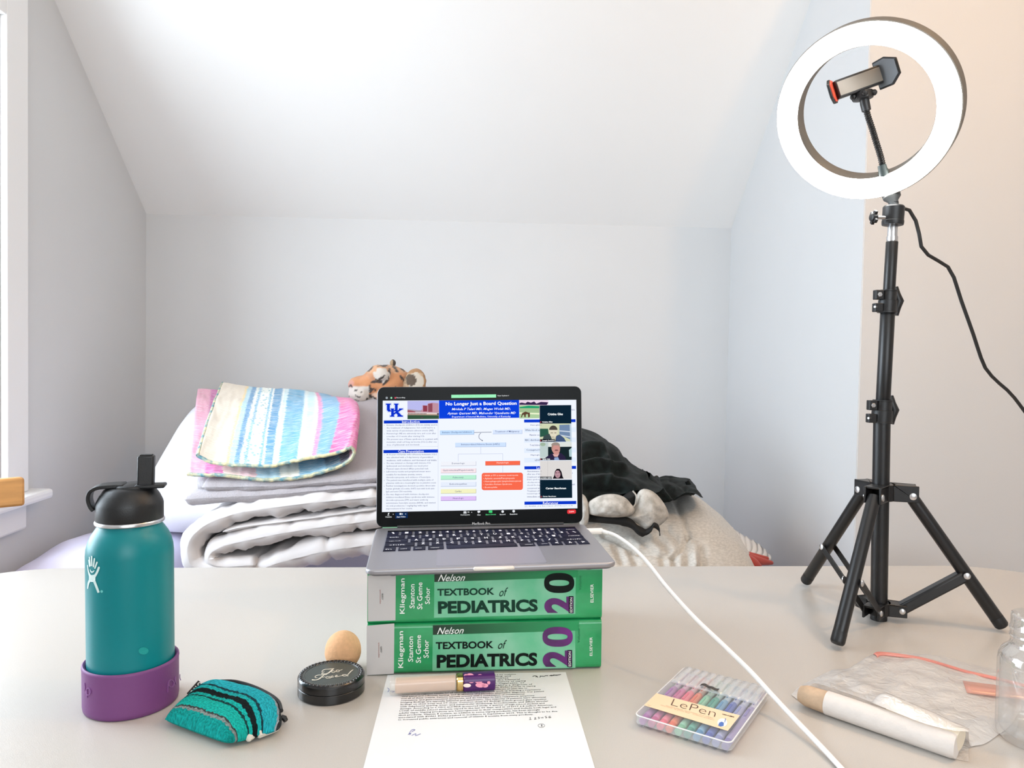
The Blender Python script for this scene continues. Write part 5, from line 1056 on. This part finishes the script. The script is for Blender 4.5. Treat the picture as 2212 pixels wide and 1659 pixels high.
def frame_wall(z0, z1, m, name, g=.0):
    o = [PC(u, v) for u, v in ((0-g, 0-g), (1+g, 0-g), (1+g, 1+g), (0-g, 1+g))]; rr = rquad(*o, .006, 5); k = len(rr)
    i_ = [pcx*A(1, 1, 0)+A(0, 0, TZ)+(p-pcx)*np.array(.975) for p in rr]
    vs = [p+A(0, 0, z) for ring, z in ((rr, z0), (rr, z1), (i_, z1), (i_, z0)) for p in ring]
    return obj(name, MB().add(vs, [(a*k+j, a*k+(j+1) % k, ((a+1) % 4)*k+(j+1) % k, ((a+1) % 4)*k+j) for a in range(4) for j in range(k)]), m, pk, sharp=.8)
frame_wall(.004, PH, film('frosted case edge', 'f8fafa', .22, .2, .14), 'side_wall')
obj('cover', MB().prism([p+A(0, 0, PH) for p in rquad(PC(0, .0), PC(1, .0), PC(1, .66), PC(0, .66), .005, 4)], (0, 0, .0006)), plast, pk, smooth=False)
# the upper end of the cover, ridged over each pen
mb = MB(); G = []
for v, hh in ((.655, .0), (.66, .0022), (.70, .0030), (.97, .0030), (.985, .002), (.99, 0)):
    G.append([PC(.02+.96*i/120, v, PH+.0004+hh*(.35+.65*abs(math.sin(PI*10*i/120))**.6)) for i in range(121)])
mb.grid(G); obj('ridged_end', mb, film('frosted ridged plastic', 'f4f6f7', .34, .2, .14), pk, solid=.0006, sharp=1.0)
mb = MB(); G = [[PC(.36+.2*i/12, .66+.035*v+.012*math.sin(i*.52), PH+.0052+.0006*math.sin(i)) for i in range(13)] for v in (0, .5, 1)]; mb.grid(G); obj('tab', mb, mat('dark tab edge', '3a3430', .5), pk, solid=.0005)
_rim = rquad(PC(0, 0), PC(1, 0), PC(1, .99), PC(0, .99), .006, 5); obj('rim', MB().tube([p+A(0, 0, PH) for p in _rim], .0007, 8, closed=True), film('white frosted rim', 'ffffff', .7, .3, .1), pk)
CARD = Pl(pcx+A(0, 0, PH+.0009), A(0, 0, 1)); Zk = crop(1350, 1420, 6.703)
obj('card', MB().prism([CARD(*Zk(*p)) for p in ((275, 692), (1490, 1063), (1665, 840), (455, 518))], (0, 0, -.0002)), mat('peach card', 'f4d3ae', .5), pk, smooth=False)
HC = lambda x, y: CARD(*Zk(x, y), lift=.0002); brown = mat('brown print', '4a3020', .5); mb = MB()
text(mb, 'LePen', HC(662, 690), HC(1300, 862), HC(705, 600), bold=-.02, res=4); obj('card_lettering', mb, brown, pk, smooth=False)
mb = MB(); text(mb, 'Smooth flowing ink, assorted pastel colors, acid free', HC(590, 705), HC(1275, 888), HC(598, 690), res=1); text(mb, 'Marcador de punta fina   Colores surtidos', HC(515, 698), HC(1290, 915), HC(522, 684), res=1); text(mb, 'MARVY', HC(325, 692), HC(375, 706), HC(330, 682), res=1); obj('card_small_print', mb, mat('tan print', 'b08a66', .5), pk, smooth=False)
mb = MB(); text(mb, 'UCHIDA OF AMERICA', HC(1405, 828), HC(1580, 872), HC(1411, 812), bold=.03, res=1); obj('card_small_print', mb, gblk, pk, smooth=False)
mb = MB(); disc(mb, (1410, 945), (72, 62), HC); obj('card_badge', mb, gwht, pk, smooth=False)
mb = MB(); H4 = lambda x, y: CARD(*Zk(x, y), lift=.0004); pol(mb, [(1350, 985), (1365, 945), (1400, 930), (1432, 945), (1428, 990), (1385, 1000)], H4); pol(mb, [(1440, 940), (1452, 880), (1462, 882), (1448, 942)], H4); obj('card_badge_mark', mb, mat('blue print', '4a6fb8', .5), pk, smooth=False)
cols = [('orchid', 'a95fb5', 'b98abf', 'e3d4e4'), ('magenta', 'c64f92', 'd77fb2', 'f0cfe0'), ('pink', 'ef5f80', 'f28ba0', 'f5cfd4'), ('coral', 'f2673f', 'f58a66', 'f6d4c6'), ('mint', '7cc9a3', 'a2d8bc', 'dbeee4'), ('jade', '2f9886', '5fb59f', 'cfe5df'), ('sky blue', '4a94c6', '86b8d6', 'd5e5ee'), ('blue', '3d55b8', '6679c4', 'd3d7ec'), ('pale lilac', '8d95cc', 'b7bcdc', 'e1e3f0'), ('lavender', '7d70b4', 'a79cca', 'ddd9ea')]
for k, (nm, c1, c2, c3) in enumerate(cols):
    u = .02+.96*(k+.5)/10; o0 = PC(u, .5, .0012+.0043)
    p = thing('fineliner_pen', '%s fineliner pen, %s in the clear case' % (nm, ('first from the left', 'second from the left', 'third from the left', 'fourth from the left', 'fifth from the left', 'fifth from the right', 'fourth from the right', 'third from the right', 'second from the right', 'first from the right')[k]), 'pen', o0*A(1, 1, 0)+A(0, 0, TZ+.0012), 'pens in the clear case')
    pos = lambda v, h=0.: PC(u, v, .0012+.0043+h)
    m1 = mat('pen cap '+nm, c2, .35); m2 = mat('pen end '+nm, c1, .35); m3 = mat('pen barrel '+nm, c3, .4); m4 = mat('pen line '+nm, c1, .5, var=.0)
    obj('barrel', MB().lathe([(.0030, 0), (.0033, .001), (.0033, .043), (.0030, .044)], pos(.665), 16, ey), m3, p)
    obj('stripe', MB().bar(pos(.70, .0034), pos(.955, .0034), .0011, .0005), mat('pen clip '+nm, c1, .5), p, smooth=False)
    obj('cap', MB().lathe([(.0030, 0), (.0041, .0012), (.0041, .078), (.0035, .080)], pos(.115), 18, ey), m1, p)
    obj('end_plug', MB().lathe([(.0028, 0), (.0039, .001), (.0039, .012), (.0034, .0125)], pos(.025), 16, ey), m2, p)
    a, b = pos(.47, .0041), pos(.60, .0041); xx = ex*.0013
    obj('clip', MB().prism(rquad(a-xx, a+xx, b+xx, b-xx, .0012, 4), (0, 0, .0008)), m2, p, smooth=False)

# ================================================================ ZIP BAG, JAR
Z7 = crop(1700, 1380, 4.32); z7 = lambda L: [Z7(*p) for p in L]
zb = thing('zip_bag', 'crinkled clear plastic zip bag with a red seal strip, lying near the right edge', 'plastic bag', TB(1950, 1520))
bot = cat([TB(*p, .001) for p in z7([(40, 520), (120, 575), (330, 650), (700, 800), (1000, 930), (1300, 1045), (1560, 1115), (1695, 1140)])], 60)
topc = cat([TB(*p, .003) for p in z7([(430, 285), (620, 270), (720, 200), (860, 125), (1100, 128), (1390, 150), (1700, 230), (2000, 300), (2300, 380)])], 60)
lef = [(40, 520), (140, 430), (430, 285)]; rig = [(1695, 1140), (1700, 1010), (1830, 985), (1960, 900), (2120, 760), (2300, 380)]
LC = cat([TB(*p, .001) for p in z7(lef)], 30); RC = cat([TB(*p, .001) for p in z7(rig)], 30)
ra, rb = TB(*Z7(300, 570), .0135), TB(*Z7(1600, 1010), .0125); r2a, r2b = TB(*Z7(960, 640), .0225), TB(*Z7(1620, 945), .0165)
def rolled(p, a, b, r):                               # height of a lying cylinder's top over the point p
    d = b[:2]-a[:2]; t = max(-.02, min(1.02, (p[:2]-a[:2])@d/(d@d))); e = np.linalg.norm(p[:2]-a[:2]-d*t); c = lerp(a, b, t)[2]
    return c+math.sqrt(max(0, r*r-e*e)) if e < r else 0
def bagpt(i, j, top):
    u, v = i/59, j/29
    p = (lerp(bot[i], topc[i], v)+lerp(LC[j], RC[j], u)-(lerp(lerp(bot[0], topc[0], v), lerp(bot[-1], topc[-1], v), u)))
    if not top: return A(p[0], p[1], TZ+.0006)
    e = (1-abs(2*u-1)**6)*(1-abs(2*v-1)**6)
    h = TZ+.001+e*(.005+.0032*nz(p[0]*45, p[1]*45, 3)+.0045*abs(nz(p[0]*28+9, p[1]*60, 7))+.0016*nz(p[0]*130, p[1]*130, 1))
    for k in ((ra, rb, .0135), (r2a, r2b, .012)):
        hh = max(rolled(p+A(dx, dy, 0), k[0], k[1], k[2]+.0012) for dx, dy in ((0, 0), (.003, 0), (-.003, 0), (0, .003), (0, -.003)))
        if hh: h = max(h, hh+.0008)
    return A(p[0], p[1], h)
GT = [[bagpt(i, j, True) for j in range(30)] for i in range(60)]
for _ in range(2):                                    # relax so that the film spans between what it covers
    GT = [[(GT[i][j] if i in (0, 59) or j in (0, 29) else A(GT[i][j][0], GT[i][j][1], max(GT[i][j][2], .25*(GT[i-1][j][2]+GT[i+1][j][2]+GT[i][j-1][2]+GT[i][j+1][2])))) for j in range(30)] for i in range(60)]
bagm = film('crinkled polythene', 'fdf8f3', .56, .28, .32, .8, 75)
obj('top_film', MB().grid(GT), bagm, zb, sharp=0, sub=1, fix=False)
obj('bottom_film', MB().grid([[bagpt(i, j, False) for j in range(30)] for i in range(60)]), bagm, zb, sharp=0, fix=False)
mb = MB(); zl = cat([TB(*p, .0065) for p in z7([(825, 160), (880, 142), (1100, 165), (1300, 200), (1500, 258), (1700, 318), (1940, 372), (2250, 450)])], 40)
G = [[p+A(0, w, h) for w, h in ((-.005, 0), (-.0042, .0016), (0, .002), (.0042, .0016), (.005, 0))] for p in zl]; mb.grid(G); obj('red_seal', mb, film('red seal plastic', 'f39a8b', .75, .3, .1), zb, solid=.0006)
mb = MB(); G = [[TB(*Z7(*lerp(A(1640, 390), A(2260, 470), t)), .0085) , TB(*Z7(*lerp(A(1680, 500), A(2260, 570), t)), .0085)] for t in np.linspace(0, 1, 12)]; mb.grid(G); obj('red_seal_fold', mb, film('folded red seal plastic', 'f5b09c', .5, .3, .1), zb, solid=.0005)
tube1 = thing('paper_roll', 'long white paper roll with beige end inside the zip bag, nearer the front', 'paper roll', lerp(ra, rb, .5)*A(1, 1, 0)+A(0, 0, TZ+.001))
d1 = unit(rb-ra); t0 = lerp(ra, rb, .06); ln_ = np.linalg.norm(rb-ra)
obj('wrap', MB().lathe([(.009, 0), (.0125, .0006), (.0125, ln_*.9), (.0115, ln_*.93), (0, ln_*.93)], t0, 28, d1), mat('white tissue wrap', 'dcd5cf', .75, var=.05, vscale=80, bump=.3, bscale=200), tube1)
obj('beige_end', MB().lathe([(0, -.031), (.0085, -.029), (.0112, -.022), (.0118, -.004), (.0118, .002)], t0, 24, d1), mat('beige foam end', 'cdb194', .8, var=.2, vscale=90), tube1)
tube2 = thing('paper_roll', 'shorter cream paper roll lying on top inside the zip bag', 'paper roll', lerp(r2a, r2b, .5)*A(1, 1, 0)+A(0, 0, TZ+.012))
obj('wrap', MB().lathe([(0, .001), (.0085, 0), (.0112, .0012), (.0112, np.linalg.norm(r2b-r2a)), (0, np.linalg.norm(r2b-r2a))], r2a, 28, unit(r2b-r2a)), mat('cream card wrap', 'e4d8c3', .7, var=.05, vscale=60), tube2)
bc2 = TB(*Z7(1465, 680), .0036)  # taupe oval put in for an unidentified dark shape in the bag
tag(obj('taupe_oval', MB().ball(bc2, (.030, .0135, .0026), 24, np.array([unit(A(.85, -.5, 0)), unit(A(.5, .85, 0)), A(0, 0, 1)]).T), mat('mottled taupe', '8d7c68', .8, var=.35, vscale=140, bump=.5, bscale=300), base=bc2), 'flat taupe oval showing through the zip bag', 'brush')

jc = A(.578, .742, TZ); jx = at(2150, 1560, z=TZ+.03)
JR = .037
dirj = unit(jx-ORG); 
# place the jar so that its left outline passes the pixel column 2150
jd = at(2262, 1600, z=TZ); jc = A(jd[0], jd[1], TZ)
for _ in range(30):
    l = min(proj(jc+A(JR*math.cos(t), JR*math.sin(t), .05))[0] for t in np.linspace(0, 2*PI, 60)); b_ = max(proj(jc+A(JR*math.cos(t), JR*math.sin(t), 0))[1] for t in np.linspace(0, 2*PI, 60))
    jc = jc+A(1, 0, 0)*(2151-l)/FOC*.8
glass = film('clear jar glass', 'f4f7f5', .07, .04, .34)
jar = thing('glass_jar', 'empty clear glass jar with a threaded neck at the right edge of the table', 'jar', jc)
prof = [(.0, .0015), (.024, .001), (.030, .0), (.0345, .0015), (.0365, .006), (.037, .013), (.037, .078), (.0362, .085), (.0335, .091), (.029, .0950), (.0268, .098), (.0262, .102), (.0262, .105), (.0275, .1065), (.0262, .1085), (.0262, .1125), (.0275, .114), (.0262, .116), (.0262, .126), (.0258, .1285), (.0245, .1295), (.0235, .1285), (.0232, .1), (.026, .0955), (.0315, .088), (.0338, .082), (.0343, .077), (.0343, .014), (.033, .009), (.028, .0065), (0, .006)]
obj('glass', MB().lathe(prof, jc, 72, cap=False), glass, jar, sharp=1.2)

# ================================================================ RING LIGHT ON TRIPOD
YT = 1.085
F1, F2, F3 = at(1806, 1404, z=TZ), at(1737, 1264, z=TZ), at(2171, 1365, z=TZ)
ctr = (F1+F2+F3)/3
rl_ = thing('ring_light', 'glowing round ring light on a black tripod stand at the right of the table', 'ring light', ctr)
YT = ctr[1]+.0; C = lambda px, py: at(px, py, Y=YT)
def sec(name, a, b, r, m=blackm, n=24): return obj(name, MB().lathe([(r*.96, 0), (r, .0006), (r, np.linalg.norm(b-a)-.0006), (r*.96, np.linalg.norm(b-a))], a, n, b-a), m, rl_, sharp=.6)
k1 = 1.0
sec('lower_tube', C(1898, 1338), C(1905, 905), .0118); sec('middle_tube', C(1905, 915), C(1918, 665), .0100); sec('upper_tube', C(1918, 672), C(1927, 522), .0083); sec('steel_stud', C(1926.5, 527), C(1928.5, 484), .0068, silver)
obj('stud_nut', MB().lathe([(.0078, 0), (.0078, .006)], C(1927, 520), 18, C(1928.5, 484)-C(1927, 520)), silver, rl_, sharp=.5)
def collar(px, pt, pb, r):
    a, b = C(px, pb), C(px+3, pt); h = np.linalg.norm(b-a); ax = unit(b-a)
    c = obj('clamp_collar', MB().lathe([(r*.85, 0), (r+.0008, 0), (r+.0008, .002), (r, .0025), (r, h*.55), (r-.0012, h*.56), (r-.0012, h-.002), (r-.0004, h-.0015), (r-.0004, h), (r*.8, h)], a, 28, ax), blackp, rl_, sharp=.5)
    ea = a-A(r+.004, .004, 0)
    obj('clamp_ear', MB().box(ea+ax*h*.78, (.012, .010, h*.42)).box(ea+ax*h*.22, (.012, .010, h*.38)), blackp, rl_, bevel=.001, smooth=False)
    obj('bolt', MB().lathe([(.0036, 0), (.0036, .0022), (.0028, .003)], ea+ax*h*.78-A(.001, .005, 0), 6, (0, -1, 0)), silver, rl_, sharp=.5)
    obj('bolt', MB().lathe([(.0016, 0), (.0016, .008)], ea+ax*h*.24-A(.002, .003, 0), 10, (-.8, -.6, 0)), silver, rl_, sharp=.5)
    kp = a+A(r+.003, .006, 0)+ax*h*.55; mb = MB()
    mb.tube([kp+A(.002, .004, -.021), kp+A(.004, .004, -.010), kp+A(.006, .003, 0), kp+A(.003, .004, .010), kp+A(.000, .004, .021)], [.0045, .0055, .0072, .0055, .0045], 10); obj('clamp_knob', mb, blackp, rl_)
collar(1904, 864, 914, .0142); collar(1916, 627, 676, .0128)
hubz = C(1907, 1050)
top_ = []; hub = C(1907, 1062)
dirs = [unit((f-ctr)*A(1, 1, 0)) for f in (F1, F2, F3)]
def hubpiece(name, c, r, h, rad):
    mb = MB().lathe([(r*.7, -h/2), (r, -h/2), (r, h/2), (r*.7, h/2)], c, 28)
    for d in dirs:
        s = A(-d[1], d[0], 0)
        for k in (-1, 1): mb.bar(c+d*r*.7+s*k*.0105, c+d*rad+s*k*.0105, .003, h, )
        mb.bar(c+d*r*.7+A(0, 0, h/2-.0015), c+d*rad*.95+A(0, 0, h/2-.0015), .024, .003)
    return obj(name, mb, blackm, rl_, bevel=.0008, sharp=.5)
hubpiece('leg_hub', hub, .0175, .024, .046)
lowh = C(1898, 1333); lowh[2] = TZ+.018; hubpiece('brace_hub', lowh, .0165, .018, .036)
for f, d, dbl in zip((F1, F2, F3), dirs, (True, True, False)):
    s = A(-d[1], d[0], 0); a = hub+d*.036+A(0, 0, -.002); b = f+A(0, 0, .0085)-d*.004
    lg = obj('leg', MB().lathe([(.0075, 0), (.0092, .001), (.0092, np.linalg.norm(b-a)-.014), (.0088, np.linalg.norm(b-a)-.013)], a, 20, b-a), blackm, rl_, sharp=.6); e = unit(b-a)
    obj('rubber_foot', MB().lathe([(.0094, 0), (.0094, .013), (.008, .0155), (0, .016)], b-e*.0145, 20, e), blackp, lg, sharp=.6)
    for kk in (-1, 1): obj('rivet', MB().lathe([(.0052, 0), (.0050, .0012), (.003, .002), (0, .0023)], hub+d*.038+s*kk*.012+A(0, 0, -.003), 16, s*kk), silver, rl_, sharp=.8)
    m = lerp(a, b, .60); n0 = lowh+d*.029+A(0, 0, .001)
    if not dbl: obj('brace', MB().bar(n0, m-A(0, 0, .004), .018, .016), blackm, rl_, bevel=.003)
    else:
        for kk in (-1, 1): obj('brace', MB().bar(n0+s*kk*.0115, m+s*kk*.0115, .0018, .010), blackm, rl_, bevel=.0005)
    for kk in (-1, 1):
        obj('rivet', MB().lathe([(.0048, 0), (.0046, .0012), (.003, .002), (0, .0023)], m+s*kk*.0122-A(0, 0, .002)*(not dbl), 16, s*kk), silver, rl_, sharp=.8)
        obj('rivet', MB().lathe([(.0044, 0), (.0042, .0012), (.003, .002), (0, .0023)], n0+s*kk*.0124, 16, s*kk), silver, rl_, sharp=.8)
# ball head
hb0, hb1 = C(1928, 487), C(1931, 445); hax = unit(hb1-hb0); hh = np.linalg.norm(hb1-hb0)
obj('ball_head', MB().lathe([(.011, 0), (.0145, .0005), (.0150, .003), (.0150, .0065), (.0145, .007), (.0148, hh-.002), (.0135, hh), (.006, hh+.001), (.006, hh+.006)], hb0, 32, hax), blackp, rl_, sharp=.5)
kb_ = C(1906, 472)-A(0, .006, 0); obj('knob_screw', MB().lathe([(.0028, 0), (.0028, .016)], kb_, 12, (-1, -.1, 0)), silver, rl_)
mb = MB(); kc = kb_+A(-.017, -.002, 0); mb.lathe([(.004, -.004), (.0062, -.003), (.0062, .004), (.004, .005)], kc, 16, (-1, -.1, 0))
for t in (.7, 2.3, 3.84, 5.4): mb.bar(kc, kc+A(0, .0085*math.cos(t), .0115*math.sin(t)), .006, .0045, up=(1, 0, 0))
obj('tension_knob', mb, blackp, rl_, bevel=.0008)
# the ring
RM = C(1922, 434); RN = unit(A(-.63, -.66, -.50)); dq = ray(1865, 248.5); RC_ = ORG+dq*((RM-ORG)@RN)/(dq@RN)
RO, RI, TH = .1222, .0909, .028
def annulus(prof): return MB().lathe(prof, RC_, 96, RN, cap=False)
ringm = bpy.data.materials.new('lit ring diffuser'); ringm.use_nodes = True; nt = ringm.node_tree; nt.nodes.remove(nt.nodes['Principled BSDF'])
e_ = nt.nodes.new('ShaderNodeEmission'); e_.inputs[0].default_value = (1, .985, .96, 1); e_.inputs[1].default_value = RING_EMIT; nt.links.new(e_.outputs[0], nt.nodes['Material Output'].inputs[0])
obj('ring_housing', annulus([(RI+.0005, .0), (RI, -.002), (RI, -TH+.002), (RI+.004, -TH), (RO-.004, -TH), (RO+.0005, -TH+.003), (RO+.0005, -.001), (RO-.001, 0)]), mat('grey ring housing', '5d5953', .5), rl_, sharp=.5)
obj('ring_diffuser', annulus([(RI+.0012, -.001), (RI+.0015, .0035), (RI+.004, .0062), ((RI+RO)/2, .0075), (RO-.004, .0062), (RO-.0015, .0035), (RO-.0012, -.001)]), ringm, rl_, sharp=0)
ru = unit(RM-RC_)
obj('ring_mount', MB().lathe([(.011, 0), (.0125, .002), (.012, .010), (.007, .016), (.006, .024)], RC_+ru*(RO-.001)-RN*TH*.5, 24, hb1+hax*.002-(RC_+ru*(RO-.001)-RN*TH*.5)), mat('grey mount plastic', '4a4c4c', .45), rl_, sharp=.6)
# gooseneck and phone clip
g0 = RC_+ru*(RI-.0005)-RN*TH*.5; yg = g0[1]
GP = lambda x, y, dy=0.: at(1760+x/5.528, 100+y/5.528, Y=yg-.01+dy)
neck = cat([GP(820, 1480), GP(790, 1330), GP(735, 1150), GP(690, 1000), GP(640, 850), GP(610, 740)], 90)
mb = MB(); mb.tube(neck, [.0042+.0006*math.sin(i*2.1) for i in range(90)], 14); obj('gooseneck', mb, blackm, rl_)
obj('gooseneck_base', MB().tube([g0+RN*.002, GP(825, 1520), GP(800, 1420)], [.0075, .0066, .0058], 16), mat('grey green plastic', '3d4746', .45), rl_)
obj('gooseneck_tip', MB().tube([GP(618, 770), GP(600, 690), GP(592, 630)], [.0062, .0066, .0064], 16), blackp, rl_)
ax = unit(GP(592, 560)-GP(618, 770)); nutc = GP(575, 590); mb = MB().lathe([(.010, -.006), (.0135, -.005), (.0135, .005), (.010, .006)], nutc, 20, ax)
e1 = unit(np.cross(ax, A(0, 1, 0)))
e2 = np.cross(ax, e1)
for t in np.linspace(0, 2*PI, 6)[:-1]: mb.ball(nutc+(e1*math.cos(t)+e2*math.sin(t))*.0145, .0045, 10)
obj('clamp_nut', mb, blackp, rl_, sharp=.6)
b0, b1 = GP(225, 545), GP(748, 355); E1 = unit(b1-b0); E2 = unit(A(-.18, -.95, -.12)); E2 = unit(E2-E1*(E2@E1)); E3 = np.cross(E1, E2); E3 = E3 if E3[2] > 0 else -E3
BL_ = np.linalg.norm(b1-b0); RB = np.array([E1, E2, E3]).T; bm0 = (b0+b1)/2+E2*.006
obj('clip_bar', MB().box(bm0, (BL_, .011, .026), RB), blackp, rl_, bevel=.0015)
obj('clip_pad', MB().box(bm0+E2*.0058, (BL_*.96, .0012, .020), RB), mat('grey clip face', '8a847c', .35, .3), rl_, bevel=.0004)
def jaw(c, lean, m, h, hw, s_):                       # flared end of the clip with its rubber pad; s_ = +1 at the right end
    up_ = unit(E2+E1*s_*lean); n_ = unit(-E1*s_+E2*lean); pts = [c+E2*.002+E3*w+up_*v_ for w, v_ in ((-hw, -.004), (hw, -.004), (hw*1.05, h*.45), (hw*.62, h), (-hw*.5, h), (-hw*1.05, h*.55))]
    obj('clip_jaw', MB().prism(pts, -n_*.004), blackp, rl_, bevel=.001); k = sum(pts)/6
    obj('jaw_pad', MB().prism([k+(p-k)*.88+n_*.0001 for p in pts], n_*.0012), m, rl_, smooth=False)
jaw(b0, .85, mat('red rubber pad', 'd9503a', .5), .020, .0165, -1); jaw(b1, .55, mat('slate rubber pad', '6f757c', .5), .030, .020, 1)
# power cord of the ring light
CPX = [(1941, 447, .008), (1962, 452, .01), (1977, 474, .012), (1987, 512, .012), (1993, 540, .012), (2015, 557, .015), (2046, 575, .02), (2060, 598, .02), (2075, 645, .025), (2100, 715, .03), (2126, 790, .04), (2150, 820, .045), (2185, 852, .05), (2225, 905, .06), (2300, 1010, .08)]
P = [at(x, y, Y=YT+dy) for x, y, dy in CPX]; P += [A(1.14, 1.2, .75), A(1.17, 1.22, .4), A(1.2, 1.24, .05), A(1.35, 1.3, .006), A(1.9, 1.4, .006)]
cd = thing('power_cord', 'thin black power cord hanging from the ring light towards the right', 'cord', at(2100, 715, Y=YT))
obj('cord', MB().tube(cat(P, 120), .0026, 10), mat('black cord rubber', '232322', .5), cd)
bpy.data.objects.remove(_fo); bpy.data.curves.remove(_fc)
